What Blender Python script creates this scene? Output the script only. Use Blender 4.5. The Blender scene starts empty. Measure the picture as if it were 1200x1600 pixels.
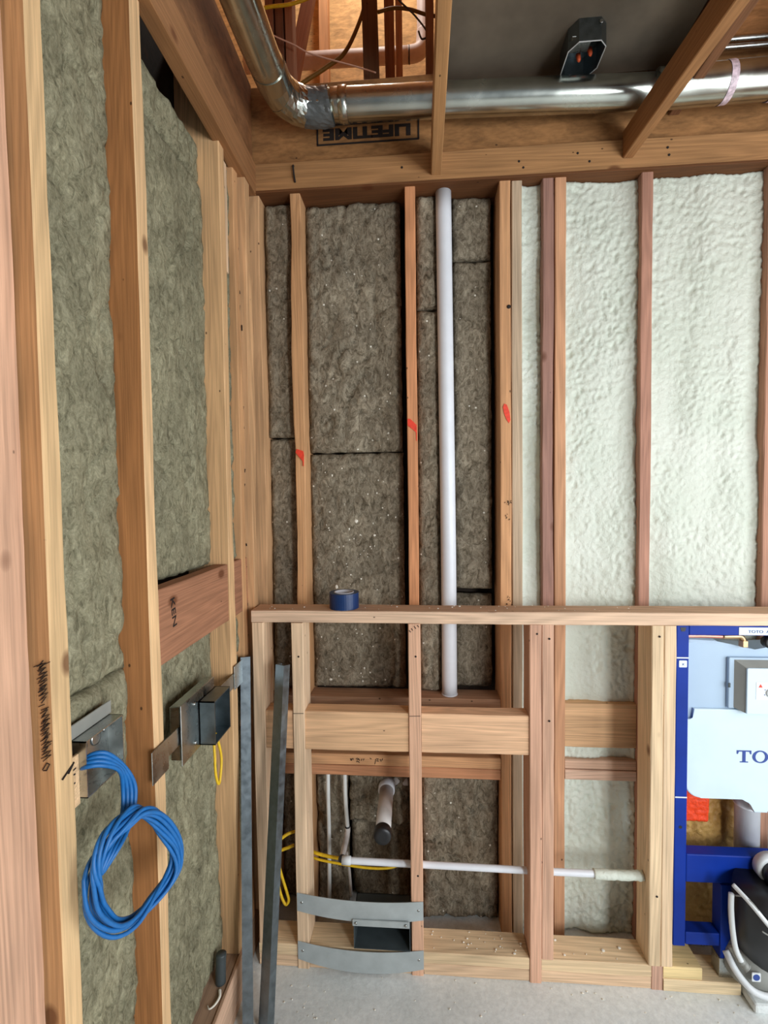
import bpy, bmesh, math, random
from mathutils import Vector, Matrix, noise

# ------------------------------------------------------------------ camera, world, lights
scene = bpy.context.scene
COL = scene.collection
R_ = Vector((0.99717073, 0.0740508, -0.01292315))
U_ = Vector((0.00993188, 0.04062158, 0.99912524))
F_ = Vector((-0.07451099, 0.9964268, -0.03977119))
EYE = 1.640
cd = bpy.data.cameras.new('camera'); cam = bpy.data.objects.new('camera', cd); COL.objects.link(cam)
cd.sensor_fit = 'HORIZONTAL'; cd.sensor_width = 36; cd.lens = 740 * 36 / 1200
cd.clip_start = 0.02; cd.clip_end = 60
cam.matrix_world = Matrix(((R_.x, U_.x, -F_.x, 0), (R_.y, U_.y, -F_.y, 0), (R_.z, U_.z, -F_.z, EYE), (0, 0, 0, 1)))
scene.camera = cam

vs = scene.view_settings
vs.view_transform = 'Standard'; vs.look = 'None'; vs.gamma = 1.0; vs.exposure = 0.2
vs.use_curve_mapping = False

w = bpy.data.worlds.new('world'); scene.world = w; w.use_nodes = True
w.node_tree.nodes['Background'].inputs[0].default_value = (0.80, 0.91, 1.0, 1)
w.node_tree.nodes['Background'].inputs[1].default_value = 0.22


def area(name, loc, target, sx, sy, power, color):
    l = bpy.data.lights.new(name, 'AREA'); l.shape = 'RECTANGLE'; l.size = sx; l.size_y = sy
    l.energy = power; l.color = color
    o = bpy.data.objects.new(name, l); COL.objects.link(o); o.location = loc
    o.rotation_euler = (Vector(target) - Vector(loc)).to_track_quat('-Z', 'Y').to_euler()
    return o


# daylight through the window in the right wall and the open doorway behind the viewer
area('window_daylight', (2.24, 0.15, 1.35), (0.0, 0.75, 1.15), 1.5, 1.7, 40, (0.88, 0.95, 1.0))
area('doorway_daylight', (1.75, -1.35, 1.65), (0.1, 1.6, 1.15), 0.6, 1.3, 52, (0.93, 0.97, 1.0))



def point_light(name, loc, power, color, r=0.06):
    l = bpy.data.lights.new(name, 'POINT'); l.energy = power; l.color = color; l.shadow_soft_size = r
    o = bpy.data.objects.new(name, l); COL.objects.link(o); o.location = loc
    return o


point_light('attic_fill_light', (-0.25, 2.25, 4.75), 24, (1.0, 0.94, 0.86), 0.1)  # added fill that brightens the upper space, no known lamp there

# ------------------------------------------------------------------ helpers
random.seed(7)


def s2l(r, g, b):
    f = lambda c: (c / 255 / 12.92) if c / 255 <= 0.04045 else ((c / 255 + 0.055) / 1.055) ** 2.4
    return (f(r), f(g), f(b))


def nt(name):
    m = bpy.data.materials.new(name); m.use_nodes = True
    n = m.node_tree.nodes; l = m.node_tree.links
    return m, n, l, n['Principled BSDF']


def add(n, t, **k):
    x = n.new(t)
    for a, b in k.items():
        setattr(x, a, b)
    return x


def mathn(n, l, op, a, b=None, clamp=False):
    x = n.new('ShaderNodeMath'); x.operation = op; x.use_clamp = clamp
    for i, v in enumerate((a, b)):
        if v is None:
            continue
        if isinstance(v, (int, float)):
            x.inputs[i].default_value = v
        else:
            l.new(v, x.inputs[i])
    return x.outputs[0]


def maprange(n, l, v, a, b, c, d):
    x = n.new('ShaderNodeMapRange'); l.new(v, x.inputs[0])
    for i, q in enumerate((a, b, c, d)):
        x.inputs[i + 1].default_value = q
    return x.outputs[0]


def vecmul(n, l, v, s):
    x = n.new('ShaderNodeVectorMath'); x.operation = 'MULTIPLY'; l.new(v, x.inputs[0]); x.inputs[1].default_value = s
    return x.outputs[0]


def scalecol(n, l, col, fac):
    x = n.new('ShaderNodeVectorMath'); x.operation = 'SCALE'; l.new(col, x.inputs[0]); l.new(fac, x.inputs['Scale'])
    return x.outputs[0]


def mixc(n, l, fac, a, b):
    x = n.new('ShaderNodeMix'); x.data_type = 'RGBA'
    if isinstance(fac, (int, float)):
        x.inputs[0].default_value = fac
    else:
        l.new(fac, x.inputs[0])
    for i, v in ((6, a), (7, b)):
        if isinstance(v, tuple):
            x.inputs[i].default_value = (*v[:3], 1)
        else:
            l.new(v, x.inputs[i])
    return x.outputs[2]


def noisetex(n, l, v, scale, detail=3, rough=0.55, dist=0.0):
    x = n.new('ShaderNodeTexNoise'); l.new(v, x.inputs['Vector'])
    x.inputs['Scale'].default_value = scale; x.inputs['Detail'].default_value = detail
    x.inputs['Roughness'].default_value = rough; x.inputs['Distortion'].default_value = dist
    return x.outputs['Fac']


def bump(n, l, b, h, strength, dist):
    x = n.new('ShaderNodeBump'); x.inputs['Strength'].default_value = strength; x.inputs['Distance'].default_value = dist
    l.new(h, x.inputs['Height']); l.new(x.outputs[0], b.inputs['Normal'])


def coords(n, l):
    tc = n.new('ShaderNodeTexCoord'); oi = n.new('ShaderNodeObjectInfo')
    o = mathn(n, l, 'MULTIPLY', oi.outputs['Random'], 41.0)
    x = n.new('ShaderNodeVectorMath'); x.operation = 'ADD'; l.new(tc.outputs['Object'], x.inputs[0]); l.new(o, x.inputs[1])
    return x.outputs[0], oi


def make_wood(name='lumber', strand=False):
    m, n, l, b = nt(name)
    v, oi = coords(n, l)
    col = oi.outputs['Color']
    if strand:                                        # strand / laminated board: short overlapping flakes
        n1 = noisetex(n, l, vecmul(n, l, v, (9, 26, 26)), 1.0, 4, 0.65, 0.6)
        n2 = noisetex(n, l, vecmul(n, l, v, (40, 120, 120)), 1.0, 2)
        f = mathn(n, l, 'ADD', maprange(n, l, n1, 0.3, 0.7, 0.62, 1.18), maprange(n, l, n2, 0.3, 0.7, -0.12, 0.12))
        h = n2
    else:
        n1 = noisetex(n, l, vecmul(n, l, v, (0.42, 7.5, 7.5)), 1.0, 2, 0.5, 0.15)
        ring = mathn(n, l, 'SINE', mathn(n, l, 'MULTIPLY', n1, 150.0))
        fine = noisetex(n, l, vecmul(n, l, v, (5, 230, 230)), 1.0, 3)
        blot = noisetex(n, l, vecmul(n, l, v, (2.2, 9, 9)), 1.0, 3)
        f = mathn(n, l, 'ADD', maprange(n, l, ring, -1, 1, 0.87, 1.04), maprange(n, l, fine, 0.3, 0.7, -0.15, 0.15))
        f = mathn(n, l, 'MULTIPLY', f, maprange(n, l, blot, 0.3, 0.7, 0.84, 1.12))
        h = fine
    at = n.new('ShaderNodeAttribute'); at.attribute_name = 'heartwood'
    hm = n.new('ShaderNodeVectorMath'); hm.operation = 'MULTIPLY'; l.new(scalecol(n, l, col, f), hm.inputs[0])
    l.new(mixc(n, l, at.outputs['Fac'], (1, 1, 1), (0.60, 0.38, 0.24)), hm.inputs[1]); c = hm.outputs[0]
    vo = n.new('ShaderNodeTexVoronoi'); l.new(vecmul(n, l, v, (3.4, 5.5, 5.5)), vo.inputs['Vector']); vo.inputs['Scale'].default_value = 1.0
    k = maprange(n, l, vo.outputs['Distance'], 0.05, 0.095, 1.0, 0.0)
    kn = mathn(n, l, 'MULTIPLY', k, 0.75, True)
    c = mixc(n, l, kn, c, s2l(92, 48, 22))
    vo2 = n.new('ShaderNodeTexVoronoi'); l.new(vecmul(n, l, v, (11, 17, 17)), vo2.inputs['Vector']); vo2.inputs['Scale'].default_value = 1.0
    nh = maprange(n, l, vo2.outputs['Distance'], 0.035, 0.055, 0.8, 0.0)
    c = mixc(n, l, nh, c, s2l(40, 24, 14))
    l.new(c, b.inputs['Base Color'])
    b.inputs['Roughness'].default_value = 0.72
    b.inputs['Specular IOR Level'].default_value = 0.25
    bump(n, l, b, h, 0.25, 0.002)
    return m


def make_wool(name, dark, mid, light, specks):
    m, n, l, b = nt(name)
    v, oi = coords(n, l)
    n0 = noisetex(n, l, vecmul(n, l, v, (1, 1, 0.6)), 48, 6, 0.74, 1.3)
    n1 = noisetex(n, l, v, 7, 3, 0.5, 0.4)
    n2 = noisetex(n, l, v, 210, 2, 0.6)
    cr = n.new('ShaderNodeValToRGB'); l.new(n0, cr.inputs[0])
    e = cr.color_ramp.elements
    e[0].position = 0.33; e[0].color = (*dark, 1); e[1].position = 0.68; e[1].color = (*light, 1)
    x = e.new(0.47); x.color = (*mid, 1)
    c = scalecol(n, l, cr.outputs[0], maprange(n, l, n1, 0.3, 0.7, 0.82, 1.2))
    c = scalecol(n, l, c, maprange(n, l, n2, 0.3, 0.7, 0.85, 1.15))
    if specks:
        vo = n.new('ShaderNodeTexVoronoi'); l.new(v, vo.inputs['Vector']); vo.inputs['Scale'].default_value = 34
        s = maprange(n, l, vo.outputs['Distance'], 0.10, 0.13, 1.0, 0.0)
        sep = n.new('ShaderNodeSeparateColor'); l.new(vo.outputs['Color'], sep.inputs[0])
        on = mathn(n, l, 'GREATER_THAN', sep.outputs[0], 1.0 - specks)
        c = mixc(n, l, mathn(n, l, 'MULTIPLY', s, on), c, s2l(232, 228, 214))
    l.new(c, b.inputs['Base Color']); b.inputs['Roughness'].default_value = 1.0
    b.inputs['Specular IOR Level'].default_value = 0.05
    h = mathn(n, l, 'ADD', n0, mathn(n, l, 'MULTIPLY', n2, 0.35))
    bump(n, l, b, h, 0.6, 0.008)
    return m


def make_foam(name, base, shade):
    m, n, l, b = nt(name)
    v, oi = coords(n, l)
    n1 = noisetex(n, l, v, 5, 3)
    n2 = noisetex(n, l, v, 85, 4, 0.6, 0.5)
    c = mixc(n, l, maprange(n, l, n1, 0.35, 0.65, 0, 1), base, shade)
    l.new(c, b.inputs['Base Color']); b.inputs['Roughness'].default_value = 0.55
    b.inputs['Subsurface Weight'].default_value = 0.0
    bump(n, l, b, n2, 0.55, 0.006)
    return m


def make_metal(name, col, rough, nscale=30, nstr=0.15, metallic=1.0, spangle=True):
    m, n, l, b = nt(name)
    v, oi = coords(n, l)
    n1 = noisetex(n, l, v, nscale, 3, 0.6, 0.3)
    c = mixc(n, l, maprange(n, l, n1, 0.3, 0.7, 0, 1), tuple(x * 0.78 for x in col), tuple(min(1, x * 1.12) for x in col))
    l.new(c, b.inputs['Base Color']); b.inputs['Metallic'].default_value = metallic
    l.new(maprange(n, l, n1, 0.3, 0.7, rough * 0.8, rough * 1.25), b.inputs['Roughness'])
    bump(n, l, b, noisetex(n, l, v, nscale * 0.5, 2), nstr, 0.004)
    return m


def make_plain(name, col, rough=0.5, var=0.08, nscale=22, spec=0.5, bstr=0.08, metallic=0.0):
    m, n, l, b = nt(name)
    v, oi = coords(n, l)
    n1 = noisetex(n, l, v, nscale, 3)
    c = mixc(n, l, maprange(n, l, n1, 0.3, 0.7, 0, 1), tuple(x * (1 - var) for x in col), tuple(min(1, x * (1 + var)) for x in col))
    l.new(c, b.inputs['Base Color']); b.inputs['Roughness'].default_value = rough
    b.inputs['Specular IOR Level'].default_value = spec; b.inputs['Metallic'].default_value = metallic
    bump(n, l, b, n1, bstr, 0.003)
    return m


def make_concrete():
    m, n, l, b = nt('concrete')
    tc = n.new('ShaderNodeTexCoord'); v = tc.outputs['Object']
    n1 = noisetex(n, l, v, 3.0, 5, 0.6); n2 = noisetex(n, l, v, 60, 4, 0.7)
    c = mixc(n, l, maprange(n, l, n1, 0.3, 0.7, 0, 1), s2l(198, 204, 202), s2l(228, 232, 230))
    c = scalecol(n, l, c, maprange(n, l, n2, 0.3, 0.7, 0.86, 1.1))
    vo = n.new('ShaderNodeTexVoronoi'); l.new(v, vo.inputs['Vector']); vo.inputs['Scale'].default_value = 26
    s = maprange(n, l, vo.outputs['Distance'], 0.06, 0.10, 1.0, 0.0)
    sep = n.new('ShaderNodeSeparateColor'); l.new(vo.outputs['Color'], sep.inputs[0])
    on = mathn(n, l, 'GREATER_THAN', sep.outputs[0], 0.8)
    c = mixc(n, l, mathn(n, l, 'MULTIPLY', s, on), c, s2l(228, 228, 220))
    l.new(c, b.inputs['Base Color']); b.inputs['Roughness'].default_value = 0.85
    bump(n, l, b, n2, 0.3, 0.004)
    return m


WOOD = make_wood(); STRAND = make_wood('strand_board', True)
WOOL_B = make_wool('mineral_wool_back', s2l(80, 72, 58), s2l(124, 114, 97), s2l(168, 158, 138), 0.24)
WOOL_L = make_wool('mineral_wool_left', s2l(98, 95, 76), s2l(134, 130, 106), s2l(164, 160, 134), 0.0)
FOAM = make_foam('spray_foam', s2l(215, 220, 207), s2l(205, 212, 197))
FOAM_G = make_foam('golden_spray_foam', s2l(196, 158, 92), s2l(160, 118, 58))
GALV = make_metal('galvanised_steel', s2l(188, 192, 190), 0.28, 26, 0.22)
DUCTM = make_metal('duct_steel', s2l(196, 200, 192), 0.24, 9, 0.35)
STUDM = make_metal('steel_track', s2l(128, 138, 144), 0.42, 40, 0.08)
STRAPM = make_plain('strap_grey', s2l(164, 172, 172), 0.55, 0.1, 18, 0.4)
BOXM = make_metal('box_steel', s2l(128, 138, 142), 0.36, 30, 0.1)
PVC = make_plain('pvc_white', s2l(226, 230, 236), 0.38, 0.04, 14)
PVCG = make_plain('pvc_dusty', s2l(204, 200, 196), 0.55, 0.14, 16)
PEX = make_plain('pex_white', s2l(226, 230, 228), 0.4, 0.05)
BLACK = make_plain('black_plastic', s2l(26, 27, 29), 0.42, 0.2)
DARKBOX = make_plain('dark_grey_plastic', s2l(62, 70, 72), 0.45, 0.15)
INK = make_plain('marker_ink', s2l(30, 22, 18), 0.8, 0.2, 200)
RED = make_plain('red_spray_paint', s2l(232, 66, 40), 0.6, 0.15, 90)
ORANGE = make_plain('orange_spray_paint', s2l(244, 70, 22), 0.55, 0.2, 120, bstr=0.8)
BLUEC = make_plain('blue_cable', s2l(24, 104, 172), 0.45, 0.12, 60)
YELLOWC = make_plain('yellow_cable', s2l(226, 186, 30), 0.5, 0.12, 60)
OLIVE = make_plain('dull_yellow_cable', s2l(128, 96, 24), 0.6, 0.15, 40)
PALEWIRE = make_plain('pale_wire', s2l(222, 178, 150), 0.6, 0.1)
BLUEF = make_plain('blue_powder_coat', s2l(4, 46, 142), 0.5, 0.1, 12, 0.25)
TANK = make_plain('tank_plastic', s2l(168, 190, 210), 0.45, 0.03, 8)
TANKF = make_plain('tank_front_foam', s2l(204, 223, 233), 0.5, 0.03, 10)
GREYP = make_plain('grey_plastic', s2l(142, 144, 138), 0.5, 0.06)
WHITEP = make_plain('white_plastic', s2l(214, 219, 220), 0.45, 0.03)
LOGO = make_plain('logo_blue', s2l(44, 70, 142), 0.5, 0.05)
COPPER = make_plain('copper', s2l(226, 150, 128), 0.32, 0.15, 40, metallic=0.75)
BRASS = make_plain('brass', s2l(190, 158, 120), 0.3, 0.15, 40, metallic=0.85)
TAPEB = make_plain('navy_tape', s2l(14, 48, 96), 0.36, 0.1)
TAPEC = make_plain('tape_core', s2l(206, 206, 212), 0.7, 0.06)
DUCTTAPE = make_plain('grey_tape', s2l(86, 90, 90), 0.4, 0.25, 30, bstr=0.5)
PINKT = make_plain('pink_print_tape', s2l(216, 196, 206), 0.35, 0.45, 70)
DECK = make_plain('dark_plywood', s2l(104, 94, 80), 0.85, 0.25, 7)
CRUMB = make_plain('foam_crumb', s2l(236, 232, 218), 0.8, 0.05)
CONC = make_concrete()
SHEATH = make_wood('sheathing', True)
STICKER = make_plain('sticker_white', s2l(214, 226, 232), 0.5, 0.03)
ORANGEW = make_plain('wire_nut_orange', s2l(226, 96, 52), 0.5, 0.1)


EYE_SCALE = [1.0, 0.0]      # each assembly below is scaled about the camera: factor, then height shift


def set_eye_scale(k, dz=0.0):
    EYE_SCALE[0] = k; EYE_SCALE[1] = dz


def eye_scaled(p):
    p = Vector(p) * EYE_SCALE[0]; p.z += EYE_SCALE[1]
    return p


def finish(name, bm, mat, parent=None, loc=None, smooth=False, color=None, origin=None):
    """bm is in world coordinates unless loc/matrix is given; the object's origin is moved to the mesh's lowest centre"""
    bmesh.ops.recalc_face_normals(bm, faces=bm.faces[:])
    for v in bm.verts:
        v.co = eye_scaled(v.co)
    if origin is not None:
        origin = eye_scaled(origin)
    me = bpy.data.meshes.new(name)
    if origin is None:
        xs = [v.co for v in bm.verts]
        lo = Vector((min(c.x for c in xs), min(c.y for c in xs), min(c.z for c in xs)))
        hi = Vector((max(c.x for c in xs), max(c.y for c in xs), max(c.z for c in xs)))
        origin = (lo + hi) / 2; origin.z = lo.z
    origin = Vector(origin)
    bmesh.ops.translate(bm, verts=bm.verts[:], vec=-origin)
    bm.to_mesh(me); bm.free()
    if smooth:
        for p in me.polygons:
            p.use_smooth = True
    me.materials.append(mat)
    o = bpy.data.objects.new(name, me); COL.objects.link(o)
    o.matrix_world = Matrix.Translation(origin)
    if color:
        o.color = (*color, 1)
    if parent:
        attach(o, parent)
    return o




def attach(o, parent):
    mw = o.matrix_basis.copy()
    o.parent = parent
    pw = world_of(parent)
    o.matrix_parent_inverse = pw.inverted()
    o.matrix_basis = mw


def world_of(o):
    if o.parent is None:
        return o.matrix_basis.copy()
    return world_of(o.parent) @ o.matrix_parent_inverse @ o.matrix_basis


def tag(o, label, cat, group=None):
    o['label'] = label; o['category'] = cat
    if group:
        o['group'] = group
    return o


def lab(o, label):
    o['label'] = label
    return o


def empty(name, loc, label, cat, group=None):
    o = bpy.data.objects.new(name, None); COL.objects.link(o); o.location = eye_scaled(loc); o.empty_display_size = 0.05
    return tag(o, label, cat, group)


def board(name, p0, p1, wdt, thk, color, parent=None, side=None, mat=None, wob=0.0009, seed=None, cham=0.0025, label=None, step=0.09, heart=None):
    """a length of lumber from p0 to p1 (axis through the middle of the section); wdt along `side`, thk across"""
    gy = 0.3 * color[0] + 0.6 * color[1] + 0.1 * color[2]; color = tuple(c + (gy - c) * 0.16 for c in color)
    p0 = eye_scaled(p0); p1 = eye_scaled(p1); L = (p1 - p0).length; wdt *= EYE_SCALE[0]; thk *= EYE_SCALE[0]
    ax = (p1 - p0) / L
    side = Vector(side)
    side = (side - ax * side.dot(ax)).normalized()
    nrm = ax.cross(side)
    rnd = random.Random(seed if seed is not None else hash((round(p0.x, 3), round(p0.y, 3), round(p0.z, 3), round(L, 3))))
    n = max(2, int(L / step))
    a, b, c = wdt / 2, thk / 2, cham
    sec = [(a - c, -b), (a, -b + c), (a, b - c), (a - c, b), (-a + c, b), (-a, b - c), (-a, -b + c), (-a + c, -b)]
    bm = bmesh.new(); rings = []
    ph = [rnd.uniform(0, 6.28) for _ in range(8)]
    ko = [rnd.uniform(2.5, 6) for _ in range(8)]
    for i in range(n + 1):
        x = L * i / n
        ring = []
        for k, (y, z) in enumerate(sec):
            e = 0 if i in (0, n) else 1
            q = k // 2
            j = e * wob * (math.sin(ph[q] + x * ko[q]) + rnd.uniform(-0.5, 0.5))
            ring.append(bm.verts.new((x - L / 2, y + j * (1 if y > 0 else -1), z + 0.6 * j * (1 if z > 0 else -1))))
        rings.append(ring)
    for i in range(n):
        for k in range(8):
            bm.faces.new((rings[i][k], rings[i + 1][k], rings[i + 1][(k + 1) % 8], rings[i][(k + 1) % 8]))
    bm.faces.new(rings[0]); bm.faces.new(rings[-1])
    bmesh.ops.recalc_face_normals(bm, faces=bm.faces[:])
    hl = bm.faces.layers.float.new('heartwood'); bm.normal_update()
    if heart:                                    # one broad side of the board shows darker heartwood
        hv = Vector(heart[:3]); loc = Vector((ax.dot(hv), side.dot(hv), nrm.dot(hv)))
        for fc in bm.faces:
            if fc.normal.dot(loc) > 0.93:
                fc[hl] = heart[3]
    me = bpy.data.meshes.new(name); bm.to_mesh(me); bm.free(); me.materials.append(mat or WOOD)
    o = bpy.data.objects.new(name, me); COL.objects.link(o)
    M = Matrix(((ax.x, side.x, nrm.x, 0), (ax.y, side.y, nrm.y, 0), (ax.z, side.z, nrm.z, 0), (0, 0, 0, 1)))
    o.matrix_world = Matrix.Translation((p0 + p1) / 2) @ M
    o.color = (*color, 1)
    if parent:
        attach(o, parent)
    if label:
        o['label'] = label
    return o


def vboard(name, x0, x1, y0, y1, z0, z1, color, parent=None, **k):
    xc, yc = (x0 + x1) / 2, (y0 + y1) / 2
    return board(name, (xc, yc, z0), (xc, yc, z1), x1 - x0, y1 - y0, color, parent, side=(1, 0, 0), **k)


def xboard(name, x0, x1, y0, y1, z0, z1, color, parent=None, **k):
    yc, zc = (y0 + y1) / 2, (z0 + z1) / 2
    return board(name, (x0, yc, zc), (x1, yc, zc), z1 - z0, y1 - y0, color, parent, side=(0, 0, 1), **k)


def yboard(name, x0, x1, y0, y1, z0, z1, color, parent=None, **k):
    xc, zc = (x0 + x1) / 2, (z0 + z1) / 2
    return board(name, (xc, y0, zc), (xc, y1, zc), z1 - z0, x1 - x0, color, parent, side=(0, 0, 1), **k)


def bbox(bm, x0, x1, y0, y1, z0, z1, bev=0.0, seg=2):
    g = bmesh.ops.create_cube(bm, size=1)
    for v in g['verts']:
        v.co = Vector(((x0 + x1) / 2 + v.co.x * (x1 - x0), (y0 + y1) / 2 + v.co.y * (y1 - y0), (z0 + z1) / 2 + v.co.z * (z1 - z0)))
    if bev:
        es = list({e for v in g['verts'] for e in v.link_edges})
        bmesh.ops.bevel(bm, geom=es, offset=bev, segments=seg, affect='EDGES', profile=0.5)


def rbox(name, x0, x1, y0, y1, z0, z1, mat, parent=None, bev=0.004, color=None, seg=2, smooth=False):
    bm = bmesh.new(); bbox(bm, x0, x1, y0, y1, z0, z1, bev, seg)
    return finish(name, bm, mat, parent, color=color, smooth=smooth)


def smooth_pts(pts, n=6):
    P = [Vector(p) for p in pts]
    if len(P) < 3:
        return P
    out = []
    for i in range(len(P) - 1):
        a = P[max(i - 1, 0)]; b = P[i]; c = P[i + 1]; d = P[min(i + 2, len(P) - 1)]
        for k in range(n):
            t = k / n
            out.append(0.5 * ((2 * b) + (c - a) * t + (2 * a - 5 * b + 4 * c - d) * t * t + (3 * b - a - 3 * c + d) * t ** 3))
    out.append(P[-1])
    return out


def tube_bm(bm, pts, r, seg=8, cap=True, closed=False, rf=None):
    P = [Vector(p) for p in pts]
    n = len(P)
    T = []
    for i in range(n):
        if closed:
            t = P[(i + 1) % n] - P[i - 1]
        else:
            t = P[min(i + 1, n - 1)] - P[max(i - 1, 0)]
        T.append(t.normalized())
    up = Vector((0, 0, 1)) if abs(T[0].z) < 0.9 else Vector((1, 0, 0))
    N = (up - T[0] * up.dot(T[0])).normalized()
    rings = []
    for i in range(n):
        N = (N - T[i] * N.dot(T[i])).normalized(); B = T[i].cross(N)
        rr = r(i / (n - 1)) if callable(r) else r
        ring = []
        for k in range(seg):
            a = 2 * math.pi * k / seg
            q = rr * (rf(i, k) if rf else 1)
            ring.append(bm.verts.new(P[i] + (N * math.cos(a) + B * math.sin(a)) * q))
        rings.append(ring)
    m = n if closed else n - 1
    for i in range(m):
        A, Bq = rings[i], rings[(i + 1) % n]
        for k in range(seg):
            bm.faces.new((A[k], A[(k + 1) % seg], Bq[(k + 1) % seg], Bq[k]))
    if cap and not closed:
        bm.faces.new(rings[0]); bm.faces.new(rings[-1])


def tube(name, pts, r, mat, parent=None, seg=10, sm=6, closed=False, cap=True, rf=None):
    bm = bmesh.new(); tube_bm(bm, smooth_pts(pts, sm) if sm else pts, r, seg, cap, closed, rf)
    o = finish(name, bm, mat, parent, smooth=True)
    return o


def lathe(name, p0, axis, prof, mat, parent=None, seg=24, smooth=True):
    """prof: (distance along axis, radius)"""
    axis = Vector(axis).normalized(); p0 = Vector(p0)
    up = Vector((0, 0, 1)) if abs(axis.z) < 0.9 else Vector((1, 0, 0))
    N = (up - axis * up.dot(axis)).normalized(); B = axis.cross(N)
    bm = bmesh.new(); rings = []
    for d, r in prof:
        rings.append([bm.verts.new(p0 + axis * d + (N * math.cos(2 * math.pi * k / seg) + B * math.sin(2 * math.pi * k / seg)) * max(r, 1e-4)) for k in range(seg)])
    for i in range(len(rings) - 1):
        for k in range(seg):
            bm.faces.new((rings[i][k], rings[i][(k + 1) % seg], rings[i + 1][(k + 1) % seg], rings[i + 1][k]))
    bm.faces.new(rings[0]); bm.faces.new(rings[-1])
    o = finish(name, bm, mat, parent)
    for p in o.data.polygons:
        p.use_smooth = smooth and len(p.vertices) == 4
    return o


def prism(name, pts, y0, y1, mat, parent=None, bev=0.0):
    """outline in the XZ plane pushed from y0 (front) to y1"""
    bm = bmesh.new()
    a = [bm.verts.new((x, y0, z)) for x, z in pts]; b = [bm.verts.new((x, y1, z)) for x, z in pts]
    bm.faces.new(a); bm.faces.new(b)
    n = len(pts)
    for i in range(n):
        bm.faces.new((a[i], a[(i + 1) % n], b[(i + 1) % n], b[i]))
    if bev:
        es = [e for e in bm.edges if all(v in a for v in e.verts)]
        bmesh.ops.bevel(bm, geom=es, offset=bev, segments=2, affect='EDGES', profile=0.5)
    return finish(name, bm, mat, parent)


def rrect(x0, x1, z0, z1, r, n=5, corners=(1, 1, 1, 1)):
    out = []
    for (cx, cz, a0, on) in ((x1 - r, z1 - r, 0, corners[0]), (x0 + r, z1 - r, 90, corners[1]), (x0 + r, z0 + r, 180, corners[2]), (x1 - r, z0 + r, 270, corners[3])):
        if on:
            for k in range(n + 1):
                a = math.radians(a0 + 90 * k / n); out.append((cx + r * math.cos(a), cz + r * math.sin(a)))
        else:
            s = {0: (1, 1), 90: (-1, 1), 180: (-1, -1), 270: (1, -1)}[a0]
            out.append((cx + r * s[0], cz + r * s[1]))
    return out


def strokes(name, paths, origin, ux, uz, nrm, wdt, mat, parent, lift=0.0006):
    """pen or paint strokes: thin ribbons lying on a surface (origin, in-plane axes, outward normal)"""
    o = Vector(origin); ux = Vector(ux); uz = Vector(uz); nrm = Vector(nrm)
    bm = bmesh.new()
    for path in paths:
        P = [Vector((a, b)) for a, b in path]
        L = []; Rr = []
        for i, p in enumerate(P):
            t = P[min(i + 1, len(P) - 1)] - P[max(i - 1, 0)]
            t = t.normalized() if t.length > 1e-9 else Vector((1, 0))
            nn = Vector((-t.y, t.x)) * wdt / 2
            for lst, q in ((L, p + nn), (Rr, p - nn)):
                lst.append(bm.verts.new(o + ux * q.x + uz * q.y + nrm * lift))
        for i in range(len(P) - 1):
            bm.faces.new((L[i], L[i + 1], Rr[i + 1], Rr[i]))
    r = bmesh.ops.extrude_face_region(bm, geom=bm.faces[:])
    vv = [g for g in r['geom'] if isinstance(g, bmesh.types.BMVert)]
    bmesh.ops.translate(bm, verts=vv, vec=-nrm * lift * 0.8)
    return finish(name, bm, mat, parent)


def patch(name, pts, origin, ux, uz, nrm, mat, parent, lift=0.0008):
    o = Vector(origin); ux = Vector(ux); uz = Vector(uz); nrm = Vector(nrm)
    bm = bmesh.new()
    a = [bm.verts.new(o + ux * x + uz * y + nrm * lift) for x, y in pts]
    f = bm.faces.new(a)
    r = bmesh.ops.extrude_face_region(bm, geom=[f])
    vv = [g for g in r['geom'] if isinstance(g, bmesh.types.BMVert)]
    bmesh.ops.translate(bm, verts=vv, vec=-nrm * lift * 0.9)
    return finish(name, bm, mat, parent)


def text(name, body, origin, ux, uz, nrm, height, mat, parent, sx=1.0, bold=0.0):
    cu = bpy.data.curves.new('txt', 'FONT'); cu.body = body; cu.size = 1.0; cu.extrude = 0.01; cu.offset = bold
    t = bpy.data.objects.new('txt', cu); COL.objects.link(t)
    dg = bpy.context.evaluated_depsgraph_get()
    me = bpy.data.meshes.new_from_object(t.evaluated_get(dg))
    bpy.data.objects.remove(t); bpy.data.curves.remove(cu)
    xs = [v.co.x for v in me.vertices]; ys = [v.co.y for v in me.vertices]
    h = max(ys) - min(ys); x0 = min(xs); y0 = min(ys); k = height / h
    height *= EYE_SCALE[0]; o3 = eye_scaled(origin); ux = Vector(ux); uz = Vector(uz); nrm = Vector(nrm)
    for v in me.vertices:
        v.co = ux * ((v.co.x - x0) * k * sx) + uz * ((v.co.y - y0) * k) + nrm * (v.co.z * 0.05 + 0.0004)
    me.materials.clear(); me.materials.append(mat); me.name = name
    o = bpy.data.objects.new(name, me); COL.objects.link(o); o.location = o3
    if parent:
        attach(o, parent)
    return o


def fbm(p, o=4):
    return noise.fractal(p, 0.9, 2.1, o)


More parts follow.
